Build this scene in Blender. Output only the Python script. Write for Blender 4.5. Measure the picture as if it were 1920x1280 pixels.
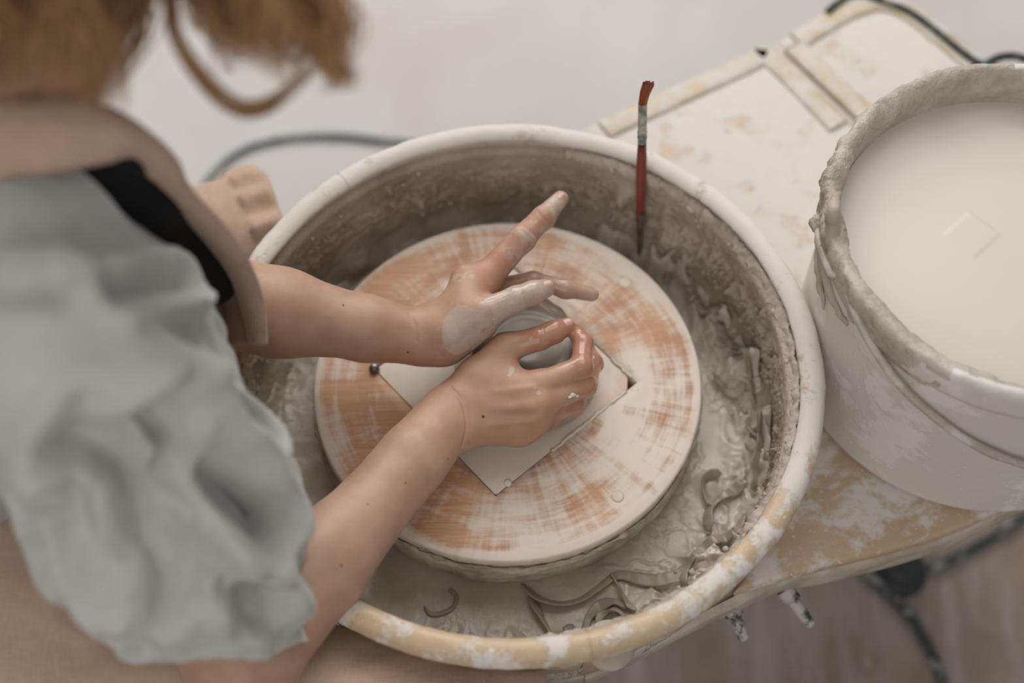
import bpy, math, random
import numpy as np
from mathutils import Vector, Matrix
from mathutils.bvhtree import BVHTree
random.seed(7); rng = np.random.RandomState(7)
for o in list(bpy.data.objects): bpy.data.objects.remove(o)
sc = bpy.context.scene; col = sc.collection
ZO = 0.55                       # height of the bat's top above the floor; all builders work relative to it
PI = math.pi
# ------------------------------------------------------------------ camera
CAM = np.array([0.0049, -0.6467, 1.1502]); PIT = 1.0314; ROL = -0.0162; FPX = 2667.0
_R = np.array([1., 0, 0]); _U = np.array([0, math.sin(PIT), math.cos(PIT)]); _F = np.array([0, math.cos(PIT), -math.sin(PIT)])
_c, _s = math.cos(ROL), math.sin(ROL)
RIGHT = _c*_R + _s*_U; UP = -_s*_R + _c*_U
cd = bpy.data.cameras.new('camera'); cam = bpy.data.objects.new('camera', cd); col.objects.link(cam)
M = Matrix.Identity(4)
for i in range(3):
    M[i][0] = RIGHT[i]; M[i][1] = UP[i]; M[i][2] = -_F[i]; M[i][3] = CAM[i] + (ZO if i == 2 else 0)
cam.matrix_world = M
cd.sensor_width = 36; cd.lens = FPX*36/1920; cd.clip_start = .02
cd.dof.use_dof = True; cd.dof.focus_distance = 1.232; cd.dof.aperture_fstop = 1.8
sc.camera = cam
sc.view_settings.view_transform = 'Standard'; sc.view_settings.look = 'None'
sc.view_settings.exposure = -0.15; sc.view_settings.gamma = 1.0
# ------------------------------------------------------------------ light
w = bpy.data.worlds.new('world'); sc.world = w; w.use_nodes = True
w.node_tree.nodes['Background'].inputs[0].default_value = (.97, .98, 1, 1)
w.node_tree.nodes['Background'].inputs[1].default_value = .30
def area(name, loc, target, sx, sy, power, colr):
    l = bpy.data.lights.new(name, 'AREA'); l.shape = 'RECTANGLE'; l.size = sx; l.size_y = sy; l.energy = power; l.color = colr
    o = bpy.data.objects.new(name, l); col.objects.link(o); o.location = loc
    o.rotation_euler = (Vector(target)-Vector(loc)).to_track_quat('-Z', 'Y').to_euler()
    return o
area('window_light', (-.1, 2.7, 2.5), (0, 0, .5), 2.4, 1.7, 84, (1, .975, .945))
area('skylight', (.5, 1.2, 3.0), (0, 0, .5), 1.6, 1.6, 22, (1, .97, .93))
area('bounce_fill', (-.5, -2.2, 2.5), (0, 0, .5), 2.6, 2.0, 30, (1, .96, .92))  # unseen fill lamp added on the camera side to lift near-facing surfaces
# ------------------------------------------------------------------ helpers
def ray(px, py):
    x = (px-960)/FPX; y = -(py-640)/FPX
    d = _F + RIGHT*x + UP*y
    return d/np.linalg.norm(d)
def at(px, py, z):              # a pixel of the photograph and a height -> a place in the room
    d = ray(px, py); return CAM + d*((z-CAM[2])/d[2])
def A(pts): return np.array([at(*p) for p in pts])
_T = rng.rand(64, 64, 64)
def vn(P, s, seed=0):
    q = P*s + seed*17.31; i = np.floor(q).astype(int); f = q-i; f = f*f*(3-2*f); i &= 63; j = (i+1) & 63
    x0, y0, z0 = i.T; x1, y1, z1 = j.T; fx, fy, fz = f.T
    def L(a, b, t): return a+(b-a)*t
    return L(L(L(_T[x0, y0, z0], _T[x1, y0, z0], fx), L(_T[x0, y1, z0], _T[x1, y1, z0], fx), fy),
             L(L(_T[x0, y0, z1], _T[x1, y0, z1], fx), L(_T[x0, y1, z1], _T[x1, y1, z1], fx), fy), fz)
def fbm(P, s, n=4, seed=0, g=.5):
    r = 0; a = 1; t = 0
    for k in range(n): r = r+a*vn(P, s*2**k, seed+k*3); t += a; a *= g
    return r/t
def sst(a, b, x):
    t = np.clip((x-a)/(b-a), 0, 1); return t*t*(3-2*t)
def crom(P, n=10, closed=False):
    P = np.array(P, float); out = []
    m = len(P); segs = m if closed else m-1
    for i in range(segs):
        g = lambda k: P[k % m] if closed else P[min(max(k, 0), m-1)]
        a, b, c, d = g(i-1), g(i), g(i+1), g(i+2)
        for t in np.arange(n)/n:
            out.append(.5*((2*b)+(c-a)*t+(2*a-5*b+4*c-d)*t*t+(3*b-a-3*c+d)*t**3))
    if not closed: out.append(P[-1])
    return np.array(out)
def mk(name, V, F, mat, parent=None, smooth=True, base=None):
    V = np.array(V, float).reshape(-1, 3).copy(); V[:, 2] += ZO
    loc = np.array(parent.location) if parent else (np.array(base, float)+[0, 0, ZO] if base is not None else np.zeros(3))
    if parent and parent.parent: loc = loc+np.array(parent.parent.location)
    me = bpy.data.meshes.new(name); me.from_pydata((V-loc).tolist(), [], F if isinstance(F, list) else F.tolist()); me.update()
    if smooth: me.polygons.foreach_set('use_smooth', [True]*len(me.polygons))
    me.materials.append(mat)
    o = bpy.data.objects.new(name, me); col.objects.link(o)
    if parent: o.parent = parent
    elif base is not None: o.location = loc
    return o
def part_of_part(name, V, F, mat, parent, smooth=True):   # parent is a mesh part whose own location is 0 under the thing
    return mk(name, V, F, mat, parent, smooth)
def thing(name, label, cat, base=(0, 0, 0), group=None):
    o = bpy.data.objects.new(name, None); col.objects.link(o); o.location = (base[0], base[1], base[2]+ZO); o.empty_display_size = .02
    return tag(o, label, cat, group)
def tag(o, label, cat, group=None, kind=None):
    if label: o['label'] = label
    if cat: o['category'] = cat
    if group: o['group'] = group
    if kind: o['kind'] = kind
    return o
def gridfaces(nu, nv, cu=False, cv=False):
    i = np.arange(nu if cu else nu-1)[:, None]; j = np.arange(nv if cv else nv-1)[None, :]
    i2 = (i+1) % nu; j2 = (j+1) % nv
    return np.stack([i*nv+j, i2*nv+j, i2*nv+j2, i*nv+j2], -1).reshape(-1, 4)
def revolve(prof, c=(0, 0), n=128, jit=None, a0=0, a1=2*PI):
    prof = np.array(prof, float); full = abs(a1-a0-2*PI) < 1e-6
    th = np.linspace(a0, a1, n, endpoint=not full)
    r = prof[None, :, 0]; z = prof[None, :, 1]
    T = th[:, None]+0*r; V = np.stack([c[0]+r*np.cos(T), c[1]+r*np.sin(T), z+0*T], -1).reshape(-1, 3)
    if jit is not None: V = V+jit(V)
    return V, gridfaces(n, len(prof), full)
def tube(P, r, n=10, cap=True, sec=None):
    """sweep along P; r number or per-point; sec=(width, thick, roll list) sweeps a flat rounded section instead"""
    P = np.array(P, float); m = len(P)
    T = np.gradient(P, axis=0); T /= np.linalg.norm(T, axis=1)[:, None]+1e-9
    up = np.array([0, 0, 1.]); V = []
    r = np.broadcast_to(r, (m,)) if not np.isscalar(r) else np.full(m, r)
    ref = up if abs(T[0][2]) < .9 else np.array([1., 0, 0])
    s = np.cross(T[0], ref); s /= np.linalg.norm(s)
    ang = np.arange(n)*2*PI/n
    for k in range(m):
        if sec is not None: s = np.cross(T[k], up)
        s = s-T[k]*np.dot(s, T[k]); s /= np.linalg.norm(s)+1e-9; u = np.cross(s, T[k])
        if sec is None: V.append(P[k]+r[k]*(np.cos(ang)[:, None]*s+np.sin(ang)[:, None]*u))
        else:
            W, H, ro = sec; c_, s_ = math.cos(ro[k]), math.sin(ro[k]); S = c_*s+s_*u; Uu = -s_*s+c_*u
            ca, sa = np.cos(ang), np.sin(ang)
            V.append(P[k]+(W[k]/2*np.sign(ca)*np.abs(ca)**.5)[:, None]*S+(H/2*np.sign(sa)*np.abs(sa)**.5)[:, None]*Uu)
    V = np.concatenate(V); F = gridfaces(m, n, False, True).tolist()
    if cap: F += [list(range(n))[::-1], [(m-1)*n+i for i in range(n)]]
    return V, F
def join(L):
    V = []; F = []; k = 0
    for v, f in L:
        V.append(np.array(v)); F += [[i+k for i in q] for q in (f if isinstance(f, list) else f.tolist())]; k += len(v)
    return np.concatenate(V), F
def blob(c, r, sub=12, noise=0, seed=0, ns=60, axes=None):
    u = np.linspace(0, PI, sub)[1:-1]; t = np.arange(sub*2)*PI/sub
    V = [[0, 0, 1]]+[[math.sin(a)*math.cos(b), math.sin(a)*math.sin(b), math.cos(a)] for a in u for b in t]+[[0, 0, -1]]
    V = np.array(V, float); n2 = sub*2; nu = len(u)
    F = (gridfaces(nu, n2, False, True)+1).tolist()
    F = [q for q in F]
    F += [[0, 1+i, 1+(i+1) % n2] for i in range(n2)]+[[1+nu*n2, 1+(nu-1)*n2+(i+1) % n2, 1+(nu-1)*n2+i] for i in range(n2)]
    W = V*np.array(r)
    if noise: W = W*(1+noise*(fbm(V*1.0+seed, 1.8, 3, seed)-.5)[:, None]*2)
    if axes is not None: W = W@np.array(axes)
    return W+np.array(c), F
def box(x0, x1, y0, y1, z0, z1):
    V = [(x, y, z) for x in (x0, x1) for y in (y0, y1) for z in (z0, z1)]
    return np.array(V, float), [[0, 1, 3, 2], [4, 6, 7, 5], [0, 4, 5, 1], [2, 3, 7, 6], [0, 2, 6, 4], [1, 5, 7, 3]]
def bevel(o, wd, seg=2):
    m = o.modifiers.new('bevel', 'BEVEL'); m.width = wd; m.segments = seg; m.limit_method = 'ANGLE'; return o
# ------------------------------------------------------------------ node helper
class N:
    def __init__(s, name):
        s.m = bpy.data.materials.new(name); s.m.use_nodes = True; s.t = s.m.node_tree; s.b = s.t.nodes['Principled BSDF']
        s.tc = s.t.nodes.new('ShaderNodeTexCoord'); s.o = s.tc.outputs['Object']
    def put(s, sock, v):
        if v is None: return
        if isinstance(v, bpy.types.NodeSocket): s.t.links.new(v, sock)
        else:
            if sock.type == 'RGBA' and not np.isscalar(v) and len(v) == 3: v = (*v, 1)
            sock.default_value = v
    def node(s, t, **kw):
        n = s.t.nodes.new(t)
        for k, v in kw.items(): setattr(n, k, v)
        return n
    def noise(s, sc_, det=4, rough=.55, vec=None, dist=0):
        n = s.node('ShaderNodeTexNoise'); s.put(n.inputs['Vector'], vec or s.o); s.put(n.inputs['Scale'], sc_)
        s.put(n.inputs['Detail'], det); s.put(n.inputs['Roughness'], rough); s.put(n.inputs['Distortion'], dist); return n.outputs['Fac']
    def math(s, op, a, b=None, c=None, clamp=False):
        n = s.node('ShaderNodeMath', operation=op, use_clamp=clamp); s.put(n.inputs[0], a); s.put(n.inputs[1], b); s.put(n.inputs[2], c); return n.outputs[0]
    def step(s, x, a, b):
        n = s.node('ShaderNodeMapRange', interpolation_type='SMOOTHSTEP'); s.put(n.inputs[0], x); s.put(n.inputs[1], a); s.put(n.inputs[2], b); return n.outputs[0]
    def mix(s, f, a, b):
        n = s.node('ShaderNodeMix', data_type='RGBA'); s.put(n.inputs[0], f); s.put(n.inputs[6], a); s.put(n.inputs[7], b); return n.outputs[2]
    def lerp(s, f, a, b):
        n = s.node('ShaderNodeMix', data_type='FLOAT'); s.put(n.inputs[0], f); s.put(n.inputs[2], a); s.put(n.inputs[3], b); return n.outputs[0]
    def xyz(s, v=None):
        n = s.node('ShaderNodeSeparateXYZ'); s.put(n.inputs[0], v or s.o); return n.outputs
    def comb(s, x, y, z=0.):
        n = s.node('ShaderNodeCombineXYZ'); s.put(n.inputs[0], x); s.put(n.inputs[1], y); s.put(n.inputs[2], z); return n.outputs[0]
    def mapv(s, scale, vec=None, rot=(0, 0, 0)):
        n = s.node('ShaderNodeMapping'); s.put(n.inputs[0], vec or s.o); n.inputs['Scale'].default_value = scale; n.inputs['Rotation'].default_value = rot; return n.outputs[0]
    def attr(s, a): return s.node('ShaderNodeAttribute', attribute_name=a).outputs['Fac']
    def near(s, p, r):
        n = s.node('ShaderNodeVectorMath', operation='DISTANCE'); s.put(n.inputs[0], s.o); n.inputs[1].default_value = tuple(p)
        return s.step(n.outputs['Value'], r*1.3, r*.6)
    def bump(s, h, st=.3, d=.001, prev=None):
        n = s.node('ShaderNodeBump'); s.put(n.inputs['Height'], h); n.inputs['Strength'].default_value = st; n.inputs['Distance'].default_value = d
        if prev: s.put(n.inputs['Normal'], prev)
        return n.outputs[0]
    def out(s, col=None, rough=None, normal=None, spec=None, **kw):
        s.put(s.b.inputs['Base Color'], col); s.put(s.b.inputs['Roughness'], rough); s.put(s.b.inputs['Normal'], normal); s.put(s.b.inputs['Specular IOR Level'], spec)
        for k, v in kw.items(): s.put(s.b.inputs[k.replace('_', ' ')], v)
        return s.m
def srgb(r, g, b): return tuple(((c/255)/12.92 if c <= 10 else ((c/255+.055)/1.055)**2.4) for c in (r, g, b))
# ------------------------------------------------------------------ materials
def m_skin(moles):
    n = N('skin'); clay = n.attr('clay'); red = n.attr('red'); wet = n.attr('wet')
    mot = n.noise(28, 4, .6); fine = n.noise(420, 3, .6)
    c = n.mix(n.step(mot, .35, .68), srgb(186, 151, 129), srgb(171, 135, 113))
    c = n.mix(n.math('MULTIPLY', red, .62), c, srgb(172, 114, 90))
    for p, r in moles: c = n.mix(n.near(p, r), c, srgb(92, 54, 42))
    nz = n.noise(110, 5, .65); nz2 = n.noise(24, 3, .5)
    k = n.math('ADD', clay, n.math('MULTIPLY', n.math('ADD', n.math('SUBTRACT', nz, .5), n.math('SUBTRACT', nz2, .5)), .9))
    mask = n.math('MULTIPLY', n.math('MULTIPLY', n.step(k, .36, .70), n.step(clay, .01, .08)), n.lerp(n.step(n.noise(60, 4), .35, .65), .55, .95))
    cc = n.mix(n.noise(200, 3), srgb(176, 162, 148), srgb(200, 188, 175))
    c = n.mix(n.math('MULTIPLY', mask, .85), c, cc)
    r = n.lerp(wet, n.lerp(mask, .5, .42), .13)
    h = n.math('ADD', n.math('MULTIPLY', mask, .5), n.math('MULTIPLY', fine, .18))
    v = n.node('ShaderNodeTexVoronoi'); n.put(v.inputs['Vector'], n.o); v.inputs['Scale'].default_value = 700
    b = n.bump(h, .45, .0006, n.bump(v.outputs['Distance'], .10, .0003))
    n.b.inputs['Subsurface Weight'].default_value = .12; n.b.inputs['Subsurface Radius'].default_value = (1, .35, .2); n.b.inputs['Subsurface Scale'].default_value = .006
    return n.out(c, r, b, .45)
def m_clay(name, c1, c2, rough=(.25, .5), bs=90, bst=.6, bd=.002):
    n = N(name); a = n.noise(14, 5, .6); b = n.noise(bs, 6, .65)
    c = n.mix(n.step(a, .35, .65), c1, c2)
    return n.out(c, n.lerp(n.step(n.noise(22, 3), .4, .62), rough[0], rough[1]), n.bump(b, bst, bd), .5)
CLAY_W = m_clay('wet_clay', srgb(184, 175, 160), srgb(204, 196, 183), (.10, .34), 60, .5, .002)
CLAY_D = m_clay('drying_clay', srgb(170, 158, 144), srgb(190, 180, 168), (.45, .8), 160, .7, .002)
CLAY_L = m_clay('lump_clay', srgb(158, 150, 140), srgb(170, 162, 152), (.25, .4), 200, .15, .0006)
def m_dust(name, base, white, lo, hi, sc_=26, rough=.55, extra=None):
    n = N(name); a = n.noise(sc_, 6, .62, dist=.3); b = n.noise(sc_*5, 5, .7)
    k = n.math('ADD', a, n.math('MULTIPLY', n.math('SUBTRACT', b, .5), .35))
    if extra: k = extra(n, k)
    m = n.step(k, lo, hi); sp = n.step(n.noise(sc_*9, 2), .66, .7)
    m = n.math('MAXIMUM', m, n.math('MULTIPLY', sp, .8))
    c = n.mix(m, n.mix(n.noise(9, 3), base, [x*.82 for x in base]), n.mix(n.noise(60, 3), white, [x*.9 for x in white]))
    return n.out(c, n.lerp(m, .35, .8), n.bump(n.math('ADD', m, n.math('MULTIPLY', b, .4)), .5, .0008), .4)
def rim_bias(n, k):
    z = n.xyz()[1]; return n.math('ADD', k, n.math('MULTIPLY', n.step(z, -.22, .05), .17))
RIM = m_dust('pan_plastic', srgb(202, 176, 144), srgb(218, 213, 206), .45, .60, 30, extra=rim_bias)
def tab_bias(n, k):
    y = n.xyz()[1]; return n.math('ADD', k, n.math('MULTIPLY', n.step(y, -.12, .2), .16))
TABLE = m_dust('table_plastic', srgb(196, 168, 138), srgb(214, 209, 203), .43, .62, 22, extra=tab_bias)
def m_table_side():
    n = N('table_side'); a = n.noise(20, 6, .65); b = n.noise(60, 5, .7, vec=n.mapv((1, 1, .2)))
    return n.out(n.mix(n.step(a, .35, .65), srgb(168, 155, 138), srgb(196, 186, 174)), .75, n.bump(b, .6, .002), .3)
SIDE = m_table_side()
BORDER = m_dust('border_plastic', srgb(206, 184, 150), srgb(214, 209, 203), .36, .62, 26)
def m_wood():
    n = N('bat_wood'); x, y, z = n.xyz(); r = n.math('SQRT', n.math('ADD', n.math('MULTIPLY', x, x), n.math('MULTIPLY', y, y)))
    th = n.math('ARCTAN2', y, x); ct = n.math('COSINE', th); st = n.math('SINE', th)
    def pol(fr, ft): return n.comb(n.math('MULTIPLY', ct, ft), n.math('MULTIPLY', st, ft), n.math('MULTIPLY', r, fr))
    circ = n.noise(1, 5, .7, vec=pol(150, 1.6)); circ2 = n.noise(1, 3, .6, vec=pol(42, 2.0))
    rad = n.noise(1, 4, .6, vec=pol(9, 9)); rad2 = n.noise(1, 3, .6, vec=pol(14, 26)); bl = n.noise(13, 5, .6)
    g = n.noise(1, 4, .6, vec=n.mapv((30, 420, 30), rot=(0, 0, .5)))
    wood = n.mix(n.step(g, .3, .7), srgb(198, 154, 120), srgb(178, 132, 99))
    wood = n.mix(n.step(n.noise(10, 3), .45, .7), wood, srgb(164, 112, 80))
    k = n.math('ADD', n.math('MULTIPLY', n.math('SUBTRACT', circ2, .5), .75), n.math('MULTIPLY', n.math('SUBTRACT', rad, .5), .55))
    k = n.math('ADD', k, n.math('MULTIPLY', n.math('SUBTRACT', rad2, .5), .38))
    k = n.math('ADD', k, n.math('MULTIPLY', n.math('SUBTRACT', bl, .5), 1.15))
    k = n.math('ADD', k, n.math('MULTIPLY', n.math('SUBTRACT', circ, .5), .65))
    k = n.math('ADD', k, n.math('MULTIPLY', n.step(r, .166, .178), .35))
    k = n.math('SUBTRACT', k, n.math('MULTIPLY', n.step(x, .0, -.16), .20))  # thinner film on the left also puts shade into the bat's colour
    k = n.math('ADD', k, -.01); m = n.math('MULTIPLY', n.step(k, -.24, .20), .93)
    film = n.mix(n.noise(18, 3), srgb(205, 192, 177), srgb(222, 212, 200))
    c = n.mix(m, wood, film)
    h = n.math('ADD', n.math('MULTIPLY', m, .6), n.math('MULTIPLY', circ, .5))
    return n.out(c, n.lerp(m, .5, .62), n.bump(h, .25, .0006), .4)
WOOD = m_wood()
def m_insert():
    n = N('insert_film'); x, y, z = n.xyz(); r = n.math('SQRT', n.math('ADD', n.math('MULTIPLY', x, x), n.math('MULTIPLY', y, y)))
    circ = n.noise(1, 4, .6, vec=n.comb(x, y, n.math('MULTIPLY', r, 170))); bl = n.noise(14, 4, .6)
    m = n.step(n.math('ADD', bl, n.math('MULTIPLY', n.math('SUBTRACT', r, .1), 1.6)), .56, .72)
    c = n.mix(n.math('MULTIPLY', m, .45), n.mix(circ, srgb(200, 187, 172), srgb(214, 203, 190)), srgb(190, 142, 105))
    return n.out(c, .42, n.bump(circ, .35, .0008), .4)
INSERT = m_insert()
EDGE = m_clay('edge_clay', srgb(150, 141, 128), srgb(208, 200, 188), (.3, .6), 70, .9, .003)
def m_simple(name, c, rough=.5, nz=.12, sc_=60, metal=0, bst=.2, spec=.5):
    n = N(name); a = n.noise(sc_, 4); cc = n.mix(a, [x*(1-nz) for x in c], [min(1, x*(1+nz)) for x in c])
    return n.out(cc, rough, n.bump(n.noise(sc_*3, 4), bst, .001), spec, Metallic=float(metal))
METAL = m_simple('dull_steel', srgb(120, 122, 120), .38, .3, 80, .8)
DUST = m_simple('packed_clay_dust', srgb(200, 192, 182), .9, .06, 90)
BLACK = m_simple('black_rubber', srgb(46, 50, 50), .55, .3, 60)
def m_cable():
    n = N('dusty_cable'); m = n.step(n.noise(45, 4), .50, .66)
    return n.out(n.mix(m, srgb(52, 58, 58), srgb(150, 146, 140)), .6, n.bump(n.noise(200), .3, .001))
CABLE = m_cable()
BUCKET = m_dust('bucket_plastic', srgb(224, 219, 212), srgb(232, 228, 222), .5, .62, 14)
def m_slip():
    n = N('slip_liquid'); a = n.noise(7, 4, .5, dist=.6)
    return n.out(n.mix(a, srgb(204, 196, 187), srgb(213, 206, 198)), .3, n.bump(n.noise(16, 3), .12, .002), .4)
SLIP = m_slip()
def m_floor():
    n = N('dusty_shaded_floor'); x, y, z = n.xyz(); a = n.noise(2.2, 6, .6, dist=.4); st = n.noise(1, 5, .65, vec=n.mapv((22, 3.2, 1), rot=(0, 0, -.5)))
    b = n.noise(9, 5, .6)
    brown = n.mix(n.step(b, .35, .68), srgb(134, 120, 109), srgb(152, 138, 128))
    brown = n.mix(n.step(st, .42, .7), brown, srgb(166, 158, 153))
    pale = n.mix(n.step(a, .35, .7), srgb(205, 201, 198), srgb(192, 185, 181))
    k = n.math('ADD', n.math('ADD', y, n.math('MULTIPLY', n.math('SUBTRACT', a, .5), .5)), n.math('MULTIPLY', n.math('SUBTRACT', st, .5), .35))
    c = n.mix(n.step(k, .12, .5), brown, pale)  # dusty pale back, brown front; the brown also carries painted shade
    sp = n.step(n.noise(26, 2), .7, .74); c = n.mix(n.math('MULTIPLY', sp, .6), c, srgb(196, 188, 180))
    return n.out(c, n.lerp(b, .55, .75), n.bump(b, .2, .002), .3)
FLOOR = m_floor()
def m_cloth(name, c1, c2, wv=900, rough=.95, stains=False, sheen=.2):
    n = N(name); a = n.noise(12, 4, .6)
    wx = n.noise(1, 2, .5, vec=n.mapv((wv, wv*.12, wv*.12))); wy = n.noise(1, 2, .5, vec=n.mapv((wv*.12, wv, wv*.12)))
    wvv = n.math('ADD', wx, wy)
    c = n.mix(n.step(a, .3, .7), c1, c2); c = n.mix(n.math('MULTIPLY', n.step(wvv, .8, 1.25), .25), c, [min(1, x*1.35) for x in c1])
    if stains:
        c = n.mix(n.math('MULTIPLY', n.step(n.noise(34, 3), .64, .68), .5), c, [x*.62 for x in c1])
        c = n.mix(n.math('MULTIPLY', n.step(n.noise(70, 2), .72, .75), .7), c, srgb(214, 206, 196))
    n.b.inputs['Sheen Weight'].default_value = sheen
    return n.out(c, rough, n.bump(wvv, .12, .0004), .2)
SHIRT = m_cloth('grey_linen', srgb(192, 191, 185), srgb(180, 179, 173), 800)
APRON = m_cloth('tan_canvas', srgb(194, 167, 147), srgb(178, 151, 131), 700, stains=True)
APRON_B = m_cloth('brown_suede', srgb(190, 162, 143), srgb(172, 144, 126), 500, stains=False)
DARK = m_cloth('black_cotton_and_shade', srgb(30, 29, 29), srgb(24, 24, 25), 700, sheen=.02)
def m_hair():
    n = N('curly_hair'); a = n.noise(30, 3); t = n.attr('tone')
    c = n.mix(n.math('ADD', n.math('MULTIPLY', a, .5), n.math('MULTIPLY', t, .6)), srgb(122, 82, 52), srgb(214, 172, 124))
    return n.out(c, .45, None, .4)
HAIR = m_hair()
def m_stick(name, c1, c2, lo, hi, sc_=60):
    n = N(name); m = n.step(n.noise(sc_, 5, .65), lo, hi); return n.out(n.mix(m, c1, c2), n.lerp(m, .3, .7), n.bump(m, .4, .0006), .5)

# ================================================================== floor
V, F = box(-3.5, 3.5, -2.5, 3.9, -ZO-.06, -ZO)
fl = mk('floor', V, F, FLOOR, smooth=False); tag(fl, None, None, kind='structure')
# ================================================================== potter's wheel (table, wheel head, legs)
PC = (.0064, -.02); PRr = .2727                        # splash pan centre and outer rim radius
wheel = thing('pottery_wheel', 'clay-splashed cream plastic table and frame of the potter\'s wheel around the splash pan', 'pottery wheel', (.2, .05, -ZO))
def prism(poly, z0, z1):
    n = len(poly); V = [(x, y, z0) for x, y in poly]+[(x, y, z1) for x, y in poly]
    F = [list(range(n))[::-1], list(range(n, 2*n))]+[[i, (i+1) % n, n+(i+1) % n, n+i] for i in range(n)]
    return np.array(V), F
arc = [(PC[0]+.245*math.cos(a), PC[1]+.245*math.sin(a)) for a in np.radians(np.linspace(78, 288, 44))]
arcin = [(PC[0]+.2565*math.cos(a), PC[1]+.2565*math.sin(a)) for a in np.radians(np.linspace(100, -42, 40))]
polyA = [(.595, -.045), (.60, -.01), (.56, .06), (.47, .195), (.374, .34), (.298, .454), (.27, .440), (.10, .347), (0, .285)]+arcin+[(.235, -.180), (.29, -.166), (.345, -.153), (.385, -.142), (.42, -.129), (.455, -.112), (.50, -.092)]
polyB = [(.606, -.035), (.69, .02), (.715, .07), (.64, .25), (.535, .425), (.436, .53), (.306, .459), (.382, .345), (.478, .2), (.568, .065), (.61, -.008)]
ZT = -.05
V, F = prism(polyA, ZT-.016, ZT); o = mk('table_top', V, F, TABLE, wheel); bevel(o, .006, 3)
V, F = prism(polyB, ZT-.016, ZT); o = mk('table_top', V, F, TABLE, wheel); bevel(o, .006, 3)
# skirt under the table edge: wavy clay-crusted band
full = [(.595, -.045), (.69, .02), (.715, .07), (.64, .25), (.535, .425), (.436, .53), (.306, .459), (.27, .440), (.10, .347)]+arc+polyA[-7:]
def inset(poly, d):
    P = np.array(poly); c = P.mean(0); v = c-P; return P+v/np.linalg.norm(v, axis=1)[:, None]*d
def wall(poly, levels, closed=True, nz=.0, seed=3):
    P = crom([(x, y, 0) for x, y in poly], 5, closed)[:, :2]
    cc = P.mean(0); L = []
    for d, z in levels:
        v = cc-P; Q = P+v/np.linalg.norm(v, axis=1)[:, None]*d; L.append(np.c_[Q, np.full(len(P), z)])
    V = np.stack(L, 1).reshape(-1, 3)
    if nz:
        k = (fbm(V, 40, 4, seed)-.5)*nz; v = np.r_[cc, 0]-V; v[:, 2] = 0; V = V+v/np.linalg.norm(v, axis=1)[:, None]*k[:, None]
    return V, gridfaces(len(P), len(levels), True)
lev = [(.006, -.062), (-.001, -.066), (-.002, -.072), (-.001, -.08), (.0, -.09), (.002, -.1), (.004, -.108), (.008, -.112), (.02, -.113), (.03, -.114)]
V, F = wall(full, lev, nz=.005); _d = np.hypot(V[:, 0]-PC[0], V[:, 1]-PC[1]); V[:, 2] = np.where(_d < .2565, np.minimum(V[:, 2], -.0695), V[:, 2]); o = mk('table_skirt', V, F, SIDE, wheel)
o.data.flip_normals()
V, F = wall(inset(full, .03).tolist(), [(0, -.0705), (0, -.12), (.004, -.15), (.01, -.17), (.02, -.175)], nz=.002)
V = np.r_[V, [[.25, .08, -.175]]]; m_ = len(V)-1; nl = 5; npt = m_//nl
F = F.tolist()+[[i*nl+4, m_, ((i+1) % npt)*nl+4] for i in range(npt)]
o = mk('motor_housing', V, F, m_simple('grey_housing', srgb(96, 90, 84), .6, .3, 30), wheel); o.data.flip_normals()
V, F = prism(inset(full, .004).tolist(), -.084, -.0692); mk('lower_tray', V, F, SIDE, wheel)
# raised borders of the two trays
for pts in ([(.108, .335), (.27, .425), (.294, .437), (.36, .335)], [(.33, .458), (.436, .514), (.522, .42)], [(.325, .452), (.392, .352)]):
    P = crom([(x, y, ZT) for x, y in pts], 14); k = len(P)
    V, F = tube(P, 0, 10, True, ([.026]*k, .007, [0]*k)); mk('raised_border', V, F, BORDER, wheel)
for i, (x, y) in enumerate(((-.12, -.12), (-.1, .12), (.42, .14), (.36, .36))):
    V, F = join([tube([(x, y, -.17), (x+(.02 if x > 0 else -.02), y, -ZO+.012)], .018, 16), blob((x+(.02 if x > 0 else -.02), y, -ZO+.011), (.026, .026, .012), 8)])
    mk('leg', V, F, METAL, wheel)
V, F = prism([(.300, .453), (.307, .458), (.384, .344), (.479, .199), (.569, .064), (.611, -.006), (.604, -.012), (.562, .057), (.472, .192), (.376, .338)], ZT-.014, ZT-.0025); mk('gap_filler', V, F, DUST, wheel)
# pegs under the front edge and the round drain knob
PEG = m_stick('clay_smeared_peg', srgb(60, 60, 58), srgb(190, 184, 176), .38, .5, 50)
for a, b in ((at(1378, 1155, -.118), at(1393, 1192, -.128)), (at(1488, 1128, -.118), at(1517, 1166, -.126))):
    a = a+(a-b)*.6
    V, F = join([tube(np.linspace(a, b, 8), [.0062]*2+[.0058]*5+[.0045], 18), tube(np.linspace(a, a+(b-a)*.35, 3), .0085, 18), blob(b, (.0052,)*3, 8)])
    mk('peg', V, F, PEG, wheel)
P = [at(1085, 1215, -.03), at(1120, 1222, -.035), at(1150, 1226, -.04)]
V, F = blob(P[2]+[0, 0, 0], (.013, .016, .009), 16, .12, 3); V2, F2 = tube(crom([P[0]+[-.03, .03, 0], P[0], P[1], P[2]], 8), np.linspace(.012, .011, 25), 14)
V2[:, 2] = (V2[:, 2]-P[1][2])*.6+P[1][2]
V, F = join([(V, F), (V2, F2)])
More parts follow.
